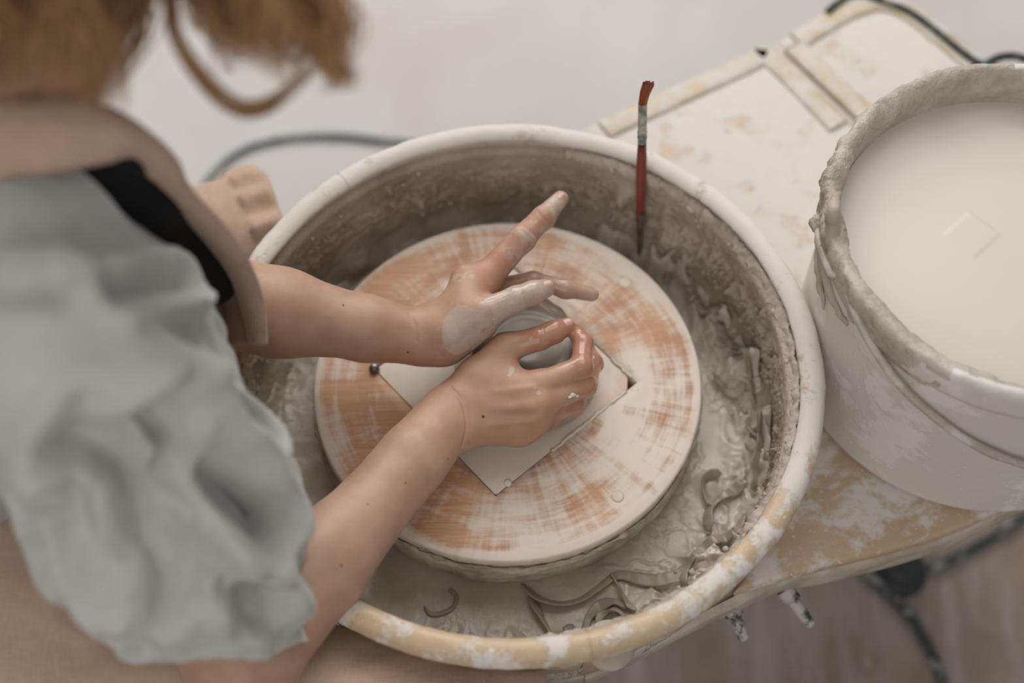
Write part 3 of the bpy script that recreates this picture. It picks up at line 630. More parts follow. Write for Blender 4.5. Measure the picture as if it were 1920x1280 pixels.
# ------------------------------------------------------------------ right (near) hand and forearm
def build_right():
    J = lambda *p: at(*p)
    W = J(845, 777, .047); E = J(455, 1235, .095); SH = np.array([-.285, -.175, .36])
    lo = np.array([-.30, -.40, -.01]); hi = np.array([.13, .06, .23]); g = Grid(lo, hi, .00135)
    f1 = lambda t: E+(W-E)*t
    up = np.array([0, 0, 1.])
    # forearm: flexor and extensor masses taper to a flat wrist
    g.cap(E, f1(.35), .041, .0375, .01); g.cap(f1(.35), f1(.8), .0375, .0275, .01); g.cap(f1(.8), W, .0275, .0245, .01)
    d = (W-E)/np.linalg.norm(W-E); side = np.cross(d, up); side /= np.linalg.norm(side)
    g.cap(f1(.72)+side*.009, W+side*.0085, .018, .0175, .012); g.cap(f1(.72)-side*.009, W-side*.0085, .018, .0175, .012)
    g.cap(f1(.08)-side*.014, f1(.42)-side*.006, .032, .026, .02); g.cap(E, E+(SH-E)*.35, .042, .045, .012)
    g.cap(E-d*.008, E+side*.004, .034, .034, .015)
    CMC = J(893, 712, .052); TM = J(948, 652, .060); TI = J(1012, 634, .066); TT = J(1062, 612, .064)
    I0 = J(1012, 722, .060); I1 = J(1090, 688, .062); I2 = J(1094, 643, .058); I3 = J(1079, 622, .056)
    M0 = J(1012, 758, .057); M1 = J(1096, 722, .046); M2 = J(1112, 680, .030); M3 = J(1100, 655, .018)
    R0 = J(1002, 783, .046); R1 = J(1075, 758, .030); R2 = J(1096, 718, .018); R3 = J(1082, 695, .012)
    P0 = J(982, 797, .034); P1 = J(1036, 782, .020); P2 = J(1062, 762, .012); P3 = J(1052, 738, .010)
    # palm
    Wp = W+d*.012
    for K, r0, r1 in ((I0, .0185, .0128), (M0, .0185, .0128), (R0, .0175, .0122), (P0, .0165, .0112)):
        g.cap(Wp+(K-Wp)*.05, K, r0, r1, .010)
        g.cap(Wp+(K-Wp)*.2-up*.008, K-up*.007-d*.006, .016, .011, .012)
    g.cap(Wp, CMC, .020, .0175, .012); g.cap(CMC, TM, .0175, .0140, .010)
    g.cap(CMC+(I0-CMC)*.15, TM*.5+I0*.5-d*.022-up*.004, .014, .009, .014)
    g.cap(TM-up*.004-d*.010, I0-d*.020-up*.006, .010, .010, .012)
    g.cap(J(880, 806, .044), J(965, 801, .036), .0155, .0120, .012)
    fg = g.new()
    def finger(P, R, kn=.0009):
        f = g.new(); g.chain(P, R, .004, f=f)
        for q, r in zip(P[1:-1], R[1:-1]): g.cap(q, q+up*.0012, r*1.0+kn, r*.7, .004, f=f)
        return f
    for f in (finger([I0-(I0-W)*.12, I0, I1, I2, I3], [.010, .0118, .0100, .0086, .0078]),
              finger([M0-(M0-W)*.12, M0, M1, M2, M3], [.010, .0118, .0100, .0086, .0076]),
              finger([R0-(R0-W)*.12, R0, R1, R2, R3], [.010, .0112, .0096, .0084, .0074]),
              finger([P0-(P0-W)*.12, P0, P1, P2, P3], [.009, .0102, .0086, .0076, .0066])):
        hh = np.clip(.5+.5*(fg-f)/.0008, 0, 1); fg = f*hh+fg*(1-hh)-.0008*hh*(1-hh)
    g.merge(fg, .0065)
    ft = g.new(); g.chain([TM, TI, TI+(TT-TI)*.55, TT], [.0130, .0105, .0102, .0078], .004, f=ft)
    g.merge(ft, .0045)
    V, F = g.mesh(); V = laplace(V, F, 3, .5)
    Nn = vnormals(V, F); b = bvh_of(V, F)
    def groove(pts, wd, dep):
        P = hits(b, pts)
        if len(P) > 1: V[:] -= Nn*(dep*np.exp(-(poly_d(V, P)/wd)**2))[:, None]
    groove([(845, 726), (862, 745), (872, 775), (874, 805), (866, 838)], .0012, .0011)
    groove([(868, 745), (880, 775), (882, 800)], .003, .0007)
    for q in ([(1012, 612), (1016, 628), (1016, 645)], [(1020, 610), (1024, 625), (1024, 642)]): groove(q, .0007, .0005)
    for a_, b_ in (((930, 735), (1000, 726)), ((925, 765), (1000, 762)), ((920, 795), (995, 790))):   # tendons
        P = hits(b, [a_, b_]); V[:] += Nn*(.0010*np.exp(-(poly_d(V, P)/.0035)**2))[:, None]
    P = hits(b, [(960, 748), (1010, 742)]); V[:] -= Nn*(.0007*np.exp(-(poly_d(V, P)/.004)**2))[:, None]
    P = hits(b, [(950, 780), (1005, 777)]); V[:] -= Nn*(.0007*np.exp(-(poly_d(V, P)/.004)**2))[:, None]
    clay = np.zeros(len(V)); red = np.zeros(len(V)); wet = np.zeros(len(V))
    for P in ([I1, I2, I3], [M1, M2, M3], [R1, R2, R3], [P1, P2, P3], [TI, TT]):
        dd = poly_d(V, P); red = np.maximum(red, sst(.03, .008, dd)); clay = np.maximum(clay, .34*sst(.018, .006, dd))
        wet = np.maximum(wet, sst(.03, .012, dd))
    red = np.maximum(red, .5*sst(.05, .02, poly_d(V, [I0, M0, R0, P0]))); red = np.maximum(red, .42*sst(.10, .035, poly_d(V, [CMC, M0])))
    clay[V[:, 2] < .008] = .6
    for px, py, r in ((961, 690, .0024), (958, 696, .0024), (955, 703, .0018), (995, 635, .0012), (1010, 737, .0016), (1003, 728, .001)):
        h = hit(b, px, py)
        if h is not None: clay = np.maximum(clay, .85*sst(r*1.9, r*.7, np.linalg.norm(V-h, axis=1)))
    nails = [(TT, TI, hit(b, 1066, 602)), ]
    mol = [(hit(b, 906, 781), .0014), (hit(b, 575, 992), .0014), (hit(b, 760, 905), .0008), (hit(b, 690, 945), .0008), (hit(b, 640, 1060), .001), (hit(b, 840, 860), .0009)]
    drops = [(hit(b, px, py), r) for px, py, r in ((1073, 740, .0030), (1068, 744, .002), (1082, 742, .0018))]
    return V, F, clay, red, wet, (TT, TI, b), mol, drops
# ------------------------------------------------------------------ left (far) hand and forearm
def build_left():
    J = lambda *p: at(*p)
    W = J(787, 633, .064); E = J(415, 566, .10)
    lo = np.array([-.33, -.05, -.01]); hi = np.array([.12, .24, .19]); g = Grid(lo, hi, .00135)
    f1 = lambda t: E+(W-E)*t; up = np.array([0, 0, 1.])
    d = (W-E)/np.linalg.norm(W-E); side = np.cross(d, up); side /= np.linalg.norm(side)
    g.cap(E, f1(.3), .042, .0385, .01); g.cap(f1(.3), f1(.72), .0385, .0275, .01); g.cap(f1(.72), W, .029, .0215, .01)
    g.cap(f1(.75)+up*.006, W+up*.009, .020, .0165, .012); g.cap(f1(.75)-up*.006, W-up*.009, .022, .017, .012)
    CMC = J(845, 622, .078); TM = J(905, 588, .088); TI = J(968, 560, .092); TT = J(1022, 541, .090)
    I0 = J(905, 528, .080); I1 = J(978, 447, .093); I2 = J(1018, 408, .096); I3 = J(1051, 373, .096)
    M0 = J(925, 545, .058); M1 = J(1000, 527, .062); M2 = J(1060, 541, .056); M3 = J(1110, 552, .050)
    R0 = J(925, 562, .040); R1 = J(1002, 560, .042); R2 = J(1042, 590, .034); R3 = J(1066, 612, .026)
    P0 = J(915, 580, .024); P1 = J(975, 578, .020); P2 = J(1015, 596, .014); P3 = J(1038, 614, .011)
    for K, r0, r1 in ((I0, .017, .0135), (M0, .018, .013), (R0, .018, .013), (P0, .017, .012)):
        g.cap(W+(K-W)*.05, K, r0, r1, .012)
    sd = np.array([.2, -1, .1]); sd /= np.linalg.norm(sd)
    g.cap(W+d*.02+sd*.006, (M0+W)/2+sd*.012, .017, .017, .012); g.cap((M0+W)/2+sd*.012, R0+sd*.010, .016, .012, .012)
    g.cap(W, CMC, .0195, .0175, .012); g.cap(CMC, TM, .0180, .0138, .010); g.cap(CMC-up*.014, TM-up*.016+sd*.002, .016, .012, .014)
    g.cap(TM-d*.014, I0-d*.016, .013, .013, .014); g.cap(W+up*.004, CMC+(I0-CMC)*.4, .018, .017, .012)
    g.cap(CMC*.6+I0*.4, I0, .017, .0135, .012)
    fg = g.new()
    def finger(P, R):
        f = g.new(); g.chain(P, R, .004, f=f)
        for q, r in zip(P[1:-1], R[1:-1]): g.cap(q, q+up*.001, r+.0007, r*.7, .004, f=f)
        return f
    for f in (finger([I0, I1, I2, I3], [.0140, .0120, .0102, .0076]), finger([M0, M1, M2, M3], [.0115, .0088, .0082, .0066]),
              finger([R0, R1, R2, R3], [.011, .0082, .0074, .0062]), finger([P0, P1, P2, P3], [.010, .0080, .0070, .0058])):
        hh = np.clip(.5+.5*(fg-f)/.0008, 0, 1); fg = f*hh+fg*(1-hh)-.0008*hh*(1-hh)
    g.merge(fg, .007)
    ft = g.new(); g.chain([TM, TI, TI+(TT-TI)*.6, TT], [.0135, .0112, .0106, .0086], .004, f=ft); g.merge(ft, .005)
    V, F = g.mesh(); V = laplace(V, F, 3, .5); Nn = vnormals(V, F); b = bvh_of(V, F)
    def groove(pts, wd, dep):
        P = hits(b, pts)
        if len(P) > 1: V[:] -= Nn*(dep*np.exp(-(poly_d(V, P)/wd)**2))[:, None]
    for q in ([(985, 548), (992, 560), (1000, 572)], [(980, 550), (986, 564), (992, 576)], [(976, 430), (990, 442), (1004, 456)], [(982, 424), (997, 436), (1010, 448)],
              [(1008, 398), (1020, 410), (1032, 420)], [(768, 588), (778, 610), (782, 640)], [(900, 565), (930, 556), (956, 545)]): groove(q, .0009, .0007)
    clay = np.zeros(len(V)); red = np.zeros(len(V)); wet = np.zeros(len(V))
    dT = poly_d(V, [TM, TI, TT]); clay = np.maximum(clay, .72*sst(.024, .010, dT)); wet = np.maximum(wet, .9*sst(.02, .011, dT))
    dI = poly_d(V, [I0, I1, I2, I3]); clay = np.maximum(clay, .50*sst(.028, .010, dI)); clay = np.maximum(clay, .58*sst(.02, .007, poly_d(V, [I2, I3])))
    dM = poly_d(V, [M0, M1, M2, M3]); clay = np.maximum(clay, .60*sst(.014, .006, dM)); wet = np.maximum(wet, .8*sst(.012, .008, dM))
    dR = np.minimum(poly_d(V, [R0, R1, R2, R3]), poly_d(V, [P0, P1, P2, P3])); clay = np.maximum(clay, .7*sst(.016, .008, dR)); wet = np.maximum(wet, sst(.012, .008, dR))
    clay = np.maximum(clay, .42*sst(.05, .02, poly_d(V, [CMC, TM, I0])))
    h = hit(b, 868, 610); h2 = hit(b, 880, 640)
    clay = np.maximum(clay, .92*sst(.0215, .0145, poly_d(V, [h, hit(b, 866, 634)]))); clay = np.maximum(clay, .6*sst(.02, .01, poly_d(V, hits(b, [(900, 600), (930, 590), (905, 640)]))))
    red = np.maximum(red, .9*sst(.045, .012, poly_d(V, [I0, I1, I2]))); red = np.maximum(red, .5*sst(.03, .01, poly_d(V, [CMC, TM])))
    red = np.maximum(red, .35*sst(.09, .02, np.linalg.norm(V-W, axis=1)))
    mol = [(hit(b, 644, 572), .0010), (hit(b, 765, 660), .001)]
    return V, F, clay, red, wet, (TT, TI, I3, I2, b), mol
RV = build_right(); LV = build_left()
# ------------------------------------------------------------------ coarse body: head, neck, trunk, upper arms, legs
NECK = np.array([-.315, -.015, .425]); HEAD = np.array([-.235, .02, .60]); SHR = np.array([-.285, -.175, .36]); SHL = np.array([-.445, .06, .32])
PEL = np.array([-.62, -.09, .03]); CH = np.array([-.41, -.03, .27])
ELR = at(455, 1235, .095); ELL = at(415, 566, .10)
HR = np.array([-.60, -.19, -.02]); HL = np.array([-.60, .01, -.02]); KR = np.array([-.075, -.372, -.062]); KL = at(455, 395, 0)+np.array([-.075, -.035, -.066])
AR = np.array([-.10, -.40, -.47]); AL = np.array([-.36, .20, -.47])
g = Grid([-.82, -.52, -.56], [.16, .44, .80], .006)
g.cap(PEL, PEL+(CH-PEL)*.5, .125, .12, .05); g.cap(PEL+(CH-PEL)*.5, CH, .12, .125, .05); g.cap(CH+[0, -.06, .04], CH+[0, .07, .03], .10, .10, .05)
g.cap(CH, NECK-[.03, 0, .04], .10, .06, .05); g.cap(NECK-[.03, 0, .03], HEAD-[.02, 0, .06], .055, .052, .03)
g.cap(SHR, CH+[0, -.03, .08], .045, .065, .04); g.cap(SHL, CH+[0, .05, .06], .055, .07, .04)
g.cap(SHR, ELR, .037, .038, .03); g.cap(SHL, ELL, .044, .039, .03)
g.cap(HEAD-[.03, 0, -.02], HEAD+[.02, 0, .01], .088, .082, .03); hd_ = np.array([.72, .1, -.62]); hd_ /= np.linalg.norm(hd_)
g.cap(HEAD+hd_*.04-[0, 0, .01], HEAD+hd_*.085-[.01, 0, .035], .062, .036, .03)
fa = HEAD+np.array([.075, .01, -.02]); g.cap(fa+[0, 0, .01], fa+[.026, .002, -.018], .008, .013, .008)          # nose
for sy in (-1, 1):
    g.cap(HEAD+[-.01, sy*.082, -.02], HEAD+[-.015, sy*.088, .02], .012, .015, .006)                             # ears
    g.cap(fa+[.004, sy*.032, .022], fa+[.004, sy*.034, .022], .014, .014, .006, op='s')
    g.cap(fa+[-.004, sy*.032, .020], fa+[-.004, sy*.033, .020], .0125, .0125, .002)
g.cap(fa+[.0, -.02, -.05], fa+[.0, .022, -.05], .007, .007, .006)
for H_, K_, A_ in ((HR, KR, AR), (HL, KL, AL)):
    g.chain([H_, K_], [.09, .054], .05); g.chain([K_, A_], [.054, .038], .03); g.cap(A_+[0, 0, -.03], A_+[.17, .01, -.055], .036, .022, .02)
V, F = g.mesh(); V = laplace(V, F, 3)
V[:, 2] = np.maximum(V[:, 2], -ZO+.004)
keep = ((np.linalg.norm(V-ELR, axis=1) > .055) & (np.linalg.norm(V-ELL, axis=1) > .055))
kf = keep[F].all(1); F = F[kf]; used = np.unique(F); mp = -np.ones(len(V), int); mp[used] = np.arange(len(used)); V = V[used]; F = mp[F]
BV, BF = V, F
def cat3(*L):
    V = []; F = []; k = 0
    for v, f in L: V.append(v); F.append(f+k); k += len(v)
    return np.concatenate(V), np.concatenate(F)
person = thing('person', 'person with curly light brown hair, grey shirt and tan apron shaping clay with both hands', 'person', (-.60, -.09, -.10))
V, F = cat3(RV[:2], LV[:2], (BV, BF))
loc = np.array(person.location)-[0, 0, ZO]
SKIN = m_skin([((np.array(p)-loc), r) for p, r in RV[6]+LV[6] if p is not None])
body = mk('body', V, F, SKIN, person)
z0 = np.zeros(len(BV))
for nm, a, b in (('clay', RV[2], LV[2]), ('red', RV[3], LV[3]), ('wet', RV[4], LV[4])):
    at_ = body.data.attributes.new(nm, 'FLOAT', 'POINT'); at_.data.foreach_set('value', np.concatenate([a, b, z0]).astype(np.float32))
# nails
NAIL = m_simple('nail', srgb(196, 160, 140), .3, .05, 200)
def nail(px, py, tip, prev, b, L=.0058, Wd=.0050):
    h = hit(b, px, py)
    if h is None: return
    d = tip-prev; d /= np.linalg.norm(d); nn = h-(tip+prev)/2; nn = nn-d*(nn@d); nn /= np.linalg.norm(nn); s_ = np.cross(d, nn)
    u = np.linspace(-1, 1, 9); VV = []
    for a in u:
        for c_ in u:
            q = max(abs(a), abs(c_)); rr = math.hypot(a, c_); f_ = q/rr if rr > 1e-6 else 1; f_ = f_**.7
            x, y = a*f_*L, c_*f_*Wd; VV.append(h+d*x+s_*y+nn*(.0006-(y/Wd)**2*.0022-(.0010 if q > .99 else 0)))
    mk('nail', VV, gridfaces(9, 9), NAIL, person)
nail(1062, 603, RV[5][0], RV[5][1], RV[5][2]); nail(1025, 532, LV[5][0], LV[5][1], LV[5][4]); nail(1052, 368, LV[5][2], LV[5][3], LV[5][4], .005, .004)
for h, r in RV[7]:
    if h is not None:
        V, F = blob(h, (r, r*.8, r*.5), 10, .4, int(r*9999)); mk('clay_drop', V, F, m_simple('pale_clay_drop', srgb(200, 196, 186), .2, .05), person)
# ------------------------------------------------------------------ grey shirt
g = Grid([-.86, -.46, -.06], [.0, .32, .52], .0042)
g.cap(PEL+[0, 0, .0], PEL+(CH-PEL)*.5, .155, .155, .05); g.cap(PEL+(CH-PEL)*.5, CH, .155, .140, .05)
g.cap(CH+[.02, -.07, .06], CH+[-.03, .06, .02], .105, .10, .05); g.cap(SHR+[-.01, .01, .0], CH+[.02, -.02, .08], .068, .09, .05)
g.cap(SHL, CH+[0, .05, .06], .062, .085, .05); g.cap(CH+[.07, .0, .02], CH+[.09, -.01, -.10], .085, .08, .05)
sleeve = [SHR, np.array([-.264, -.215, .26]), at(335, 965, .19), at(362, 1150, .12)]
g.chain(sleeve, [.070, .077, .084, .086], .04)
g.cap(np.array([-.235, -.22, .20]), np.array([-.215, -.20, .17]), .07, .06, .03)
sl2 = [SHL, SHL*.45+ELL*.55, SHL*.35+ELL*.65]; g.chain(sl2, [.064, .062, .062], .04)
g.chain([at(105, 490, .37), at(240, 600, .31), at(318, 690, .245)], [.054, .055, .056], .035)
# neck opening and sleeve hems
g.chain([NECK+[.01, 0, .10], NECK-[.03, 0, .03]], [.085, .066], .01, 's')
inner = [at(345, 1010, .18), at(362, 1150, .125), at(372, 1300, .06)]; g.chain(inner, [.050, .073, .073], .006, 's')
gx, gy, gz = [g.lo[k]+g.h*np.arange(g.n[k]) for k in range(3)]
def plane_cut(p, n, rad):
    X_, Y_, Z_ = gx[:, None, None]-p[0], gy[None, :, None]-p[1], gz[None, None, :]-p[2]
    d = X_*n[0]+Y_*n[1]+Z_*n[2]; near = np.sqrt(X_**2+Y_**2+Z_**2) < rad
    g.f = np.where(near, np.maximum(g.f, d), g.f).astype(np.float32)
pa, pb, pc = at(130, 1190, .15), at(585, 1205, .10), at(440, 1240, .16)
hn = np.cross(pb-pa, pc-pa); hn /= np.linalg.norm(hn); hn = hn if hn[2] < 0 else -hn; plane_cut((pa+pb+pc)/3, hn, .2)
hl = ELL-SHL; hl = hl/np.linalg.norm(hl); plane_cut(SHL*.45+ELL*.55, hl, .11)
V, F = g.mesh(); V = laplace(V, F, 4); Nn = vnormals(V, F); b = bvh_of(V, F)
def fold(pts, wd, dep):
    P = hits(b, pts, 5)
    if len(P) > 1:
        d = poly_d(V, P); V[:] -= Nn*(dep*1.7*(np.exp(-(d/wd)**2)-.38*np.exp(-((d-1.9*wd)/(.8*wd))**2)))[:, None]
for pts, wd, dep in (([(225, 535), (330, 520), (405, 515), (450, 570), (475, 630)], .010, .012), ([(300, 615), (380, 620), (450, 640)], .014, .005),
    ([(130, 950), (150, 1010), (190, 1080)], .016, .018), ([(60, 930), (50, 1000), (70, 1060)], .018, .010), ([(155, 750), (130, 800), (120, 860)], .010, .008),
    ([(185, 860), (240, 830), (260, 900), (290, 1000), (330, 1080)], .022, .024), ([(310, 755), (350, 830), (410, 900), (470, 960), (520, 985)], .017, .028),
    ([(370, 740), (430, 780), (500, 810)], .013, .022), ([(330, 900), (380, 980), (430, 1060), (500, 1130)], .016, .010), ([(240, 1180), (300, 1150), (340, 1110)], .010, .010),
    ([(200, 1210), (300, 1195), (400, 1160)], .007, .007), ([(20, 540), (100, 530)], .012, .005), ([(90, 1000), (140, 1100), (200, 1170)], .012, .010)):
    fold(pts, wd, dep)
for pts, wd, dep in (([(280, 850), (340, 970), (400, 1080)], .010, .008), ([(490, 700), (530, 760), (535, 800)], .016, .008), ([(170, 900), (200, 1000), (240, 1100)], .010, .008), ([(480, 870), (535, 920)], .012, .005), ([(440, 1000), (520, 1080), (560, 1140)], .014, .008)):
    fold(pts, wd, -dep)
V += Nn*((fbm(V*[1, 1, .6], 13, 3, 61)-.5)*.012)[:, None]
ax = sleeve[-1]-SHR; ax = ax/np.linalg.norm(ax); e1 = np.cross(ax, [1, 0, 0]); e1 /= np.linalg.norm(e1); e2 = np.cross(ax, e1)
W_ = np.stack([(V@ax)*.28+.25*(V@e1), V@e1, V@e2], 1); fr = 1-np.abs(2*fbm(W_, 17, 2, 64)-1); fr2 = 1-np.abs(2*fbm(W_+.7, 34, 2, 66)-1)
low = sst(.42, .30, V[:, 2])*sst(-.46, -.36, V[:, 0])
V -= Nn*((np.clip(fr-.62, 0, 1)*.030+np.clip(fr2-.66, 0, 1)*.014)*(.25+.75*low)*sst(.085, .15, V[:, 2]+.0))[:, None]; V = laplace(V, F, 2)
for a_, b_, rm in ((SHR, ELR, .053), (SHL, ELL, .052)):       # keep the cloth off the arm inside it
    ab = b_-a_; t_ = np.clip(((V-a_)@ab)/(ab@ab), 0, 1.05); q = V-a_-t_[:, None]*ab; d_ = np.linalg.norm(q, axis=1)
    V = V+q/np.maximum(d_, 1e-6)[:, None]*np.maximum(rm-d_, 0)[:, None]
mk('shirt', V, F, SHIRT, person)
# black fill standing for the shadow between shirt and bib, dark trousers
def sdf_part(name, lo, hi, h, fn, mat, disp=None):
    g = Grid(lo, hi, h); fn(g); V, F = g.mesh(); V = laplace(V, F, 3)
    if disp: V = V+vnormals(V, F)*disp(V)[:, None]
    return mk(name, V, F, mat, person)
def under(g):
    g.cap(CH+[.03, -.05, .05], CH+[.0, .03, .03], .10, .10, .04); g.cap(CH+[.06, -.03, .0], CH+[.04, .0, -.10], .10, .11, .04)
    g.cap(CH+[.03, -.0, .05], NECK+[-.02, -.01, -.05], .09, .058, .03); g.cap(at(250, 350, .36), at(392, 520, .22), .026, .024, .03)
    g.cap(at(180, 345, .38), at(250, 350, .36), .028, .026, .03)
    g.chain([NECK+[.02, 0, .10], NECK-[.02, 0, .0]], [.08, .058], .008, 's')
sdf_part('shadow_fill', [-.56, -.20, .02], [-.12, .24, .50], .005, under, DARK)
def trousers(g):
    g.cap(PEL+[0, 0, -.01], PEL+[.02, 0, .02], .135, .135, .05)
    for H_, K_, A_ in ((HR, KR, AR), (HL, KL, AL)): g.chain([H_, K_+[.0, 0, 0]], [.100, .060], .05); g.chain([K_, A_+[0, 0, .06]], [.060, .052], .03)
sdf_part('trousers', [-.80, -.50, -.52], [.06, .40, .22], .007, trousers, DARK, lambda V: (fbm(V, 14, 3, 71)-.5)*.008)
for A_ in (AR, AL):
    def shoe(g):
        g.cap(A_+[-.01, 0, -.035], A_+[.17, .01, -.048], .046, .034, .03); g.cap(A_, A_+[0, 0, .0], .046, .046, .03)
    gg = Grid(A_-[.08, .08, .10], A_+[.24, .08, .07], .006); shoe(gg); V, F = gg.mesh(); V = laplace(V, F, 2); V[:, 2] = np.maximum(V[:, 2], -ZO+.001); mk('shoe', V, F, BLACK, person)
# ------------------------------------------------------------------ apron
ap = []
g = Grid([-.62, -.50, -.34], [.07, .40, .13], .0042)
# near flap, lying over the right thigh and ending in a straight edge beyond the knee
g.chain([np.array([-.42, -.22, -.015]), np.array([-.30, -.29, -.03]), np.array([-.02, -.335, -.052])], [.115, .098, .083], .03)
g.chain([np.array([-.40, -.16, -.02]), np.array([-.30, -.20, -.045]), np.array([-.2, -.25, -.052])], [.09, .06, .05], .03)
g.cap(np.array([-.28, -.33, -.045]), np.array([.10, -.365, -.056]), .083, .083, .03)
g.cap(np.array([-.12, -.302, -.012]), np.array([.10, -.300, -.014]), .036, .036, .02)
for k in range(13):
    z_ = -.07-k*.019; g.cap(np.array([-.34+.002*k, -.425-.004*math.sin(k*.5), z_]), np.array([.06, -.440+.003*math.sin(k*.7), z_]), .013, .012, .02)
V_ = None
gx, gy, gz = [g.lo[k]+g.h*np.arange(g.n[k]) for k in range(3)]
X_, Y_, Z_ = np.meshgrid(gx, gy, gz, indexing='ij')
dd = np.hypot(X_-PC[0], Y_-PC[1])
g.f = np.maximum(g.f, (X_-.027)*1.0).astype(np.float32)
g.f = np.maximum(g.f, np.where(Z_ < .10, .262-dd, -.05)).astype(np.float32)
V, F = g.mesh(); V = laplace(V, F, 3)
V = V+vnormals(V, F)*((fbm(V*[1, 2, 1], 12, 3, 81)-.5)*.010)[:, None]
V[:, 0] = np.minimum(V[:, 0], .028)
mk('apron', V, F, APRON, person)
KA = at(330, 372, .03); KB = at(478, 352, .015)
dK = np.array([KB[0]-KA[0], KB[1]-KA[1], 0]); dK /= np.linalg.norm(dK)
g = Grid([-.60, -.02, -.22], [-.20, .32, .12], .0035)
cK = at(455, 395, .0)
k0 = cK+np.array([-.02, -.012, -.058]); ax = np.array([math.cos(.42), math.sin(.42), -.06]); ax /= np.linalg.norm(ax)
g.cap(k0-ax*.22, k0+ax*.10, .082, .076, .02)
gx, gy, gz = [g.lo[k]+g.h*np.arange(g.n[k]) for k in range(3)]
X_, Y_, Z_ = np.meshgrid(gx, gy, gz, indexing='ij')
ec = k0+ax*.052
g.f = np.maximum(g.f, (X_-ec[0])*ax[0]+(Y_-ec[1])*ax[1]+(Z_-ec[2])*ax[2]*1).astype(np.float32)
g.f = np.maximum(g.f, .259-np.hypot(X_-PC[0], Y_-PC[1])).astype(np.float32)
V, F = g.mesh(); V = laplace(V, F, 3); Nn = vnormals(V, F)
t = (V-ec)@ax; q = V-ec-t[:, None]*ax; th_ = np.arctan2(q[:, 1], q[:, 2])
band = sst(-.036, -.033, t); V = V+Nn*(band*.0024+band*(.0030*np.sin(th_*16+1)*sst(0, -.006, t))-.0014*np.exp(-((t+.0345)/.0012)**2))[:, None]
V = V+Nn*((fbm(V, 22, 3, 83)-.5)*.006)[:, None]
mk('apron_hem', V, F, APRON, person)
# neck strap turning into the bib's edge
oe = crom([at(-150, 215, .45), at(-60, 196, .47), at(60, 186, .475), at(150, 190, .47), at(212, 206, .462), at(256, 232, .45), at(300, 265, .425), at(332, 300, .40), at(352, 345, .375), at(400, 398, .335), at(445, 452, .295), at(478, 512, .25), at(494, 575, .205), at(498, 645, .16)], 6)
ie = crom([at(-150, 350, .42), at(-60, 338, .44), at(60, 324, .445), at(140, 312, .445), at(200, 300, .44), at(240, 288, .43), at(268, 300, .41), at(284, 335, .385), at(306, 370, .36), at(350, 410, .325), at(392, 458, .285), at(428, 512, .24), at(452, 572, .20), at(468, 640, .16)], 6)
vw = np.array(ray(300, 400)); rows = []
for t_ in np.linspace(0, 1, 9): rows.append(oe*(1-t_)+ie*t_-vw*.010*math.sin(PI*t_)+vw*.004)
V = np.stack(rows, 0).reshape(-1, 3); V = V+vw*((fbm(V, 30, 3, 85)-.5)*.008)[:, None]
o = mk('apron_strap', V, gridfaces(9, len(oe)), APRON_B, person); mm = o.modifiers.new('solid', 'SOLIDIFY'); mm.thickness = .005; mm.offset = 0
# bib hanging from the strap down to the lap, in front of the chest
top = oe[int(len(oe)*.50):]; n = len(top); rows = []
for i, s_ in enumerate(np.linspace(0, 1, 14)):
    low = []
    for q in top:
        v_ = q-CAM; e_ = CAM+v_*((CAM[2]-(q[2]*.3+.02))/(CAM[2]-q[2])); low.append(e_-RIGHT*.035)
    rows.append(top*(1-s_)+np.array(low)*s_-RIGHT*.012*math.sin(s_*PI)-RIGHT*.004+_F*.002)
Vb = np.stack(rows, 0).reshape(-1, 3); o = mk('apron_bib', Vb, gridfaces(14, n), APRON_B, person); mm = o.modifiers.new('solid', 'SOLIDIFY'); mm.thickness = .003
# ------------------------------------------------------------------ hair
def lock(P, ns, spread, curl, freq, r=.00045, seed=0, taper=.35):
    R_ = np.random.RandomState(seed); P = crom(P, 7); k = len(P); out = []; tone = []
    T = np.gradient(P, axis=0); T /= np.linalg.norm(T, axis=1)[:, None]+1e-9
    s = np.cross(T, [0.3, .2, 1.]); s /= np.linalg.norm(s, axis=1)[:, None]+1e-9; u = np.cross(s, T); tt = np.linspace(0, 1, k)
    ph0 = R_.uniform(0, 6.3)
    for i in range(ns):
        a = R_.normal(0, 1, 2)*spread; ph = ph0+R_.normal(0, .5); f = freq*(1+R_.normal(0, .08)); c_ = curl*(.6+.8*R_.rand())
        amp = c_*np.clip(tt*2.5, 0.15, 1); w_ = 1-taper*tt
        Q = P+s*((a[0]*w_+amp*np.cos(f*tt*6.28+ph))[:, None])+u*((a[1]*w_+amp*np.sin(f*tt*6.28+ph))[:, None])
        v, f_ = tube(Q, r*R_.uniform(.7, 1.5)*np.clip((1-tt)*4, .3, 1), 4, False); out.append((v, f_)); tone.append(np.full(len(v), np.clip(R_.normal(.35, .3), 0, 1)))
    return out, tone
HL_, TN = [], []
def addlock(*a, **k):
    o_, t_ = lock(*a, **k); HL_.extend(o_); TN.extend(t_)
rh = np.random.RandomState(3)
for i in range(26):                                   # front curls falling beside the face
    x0 = rh.uniform(330, 600); x1 = 395+(x0-330)*.85+rh.normal(0, 30); y1 = rh.uniform(70, 165)+(20 if x1 > 520 else -10)
    z = rh.uniform(.47, .56); P = [at(x0-60, -330, z+.07), at(x0, -120, z+.05), at((x0+x1)/2+rh.normal(0, 25), 10, z+.02), at(x1, y1, z-.01)]
    addlock(P, 20, .0045, .0075, 1.6, seed=i)
for i in range(7):
    P = [at(480+i*14, -100, .55), at(540+i*12, 20, .53), at(600+i*5, 95+i*6, .51), at(650+rh.normal(0, 16), 150+rh.normal(0, 14), .50)]
    addlock(P, 14, .003, .005, 1.3, seed=60+i)
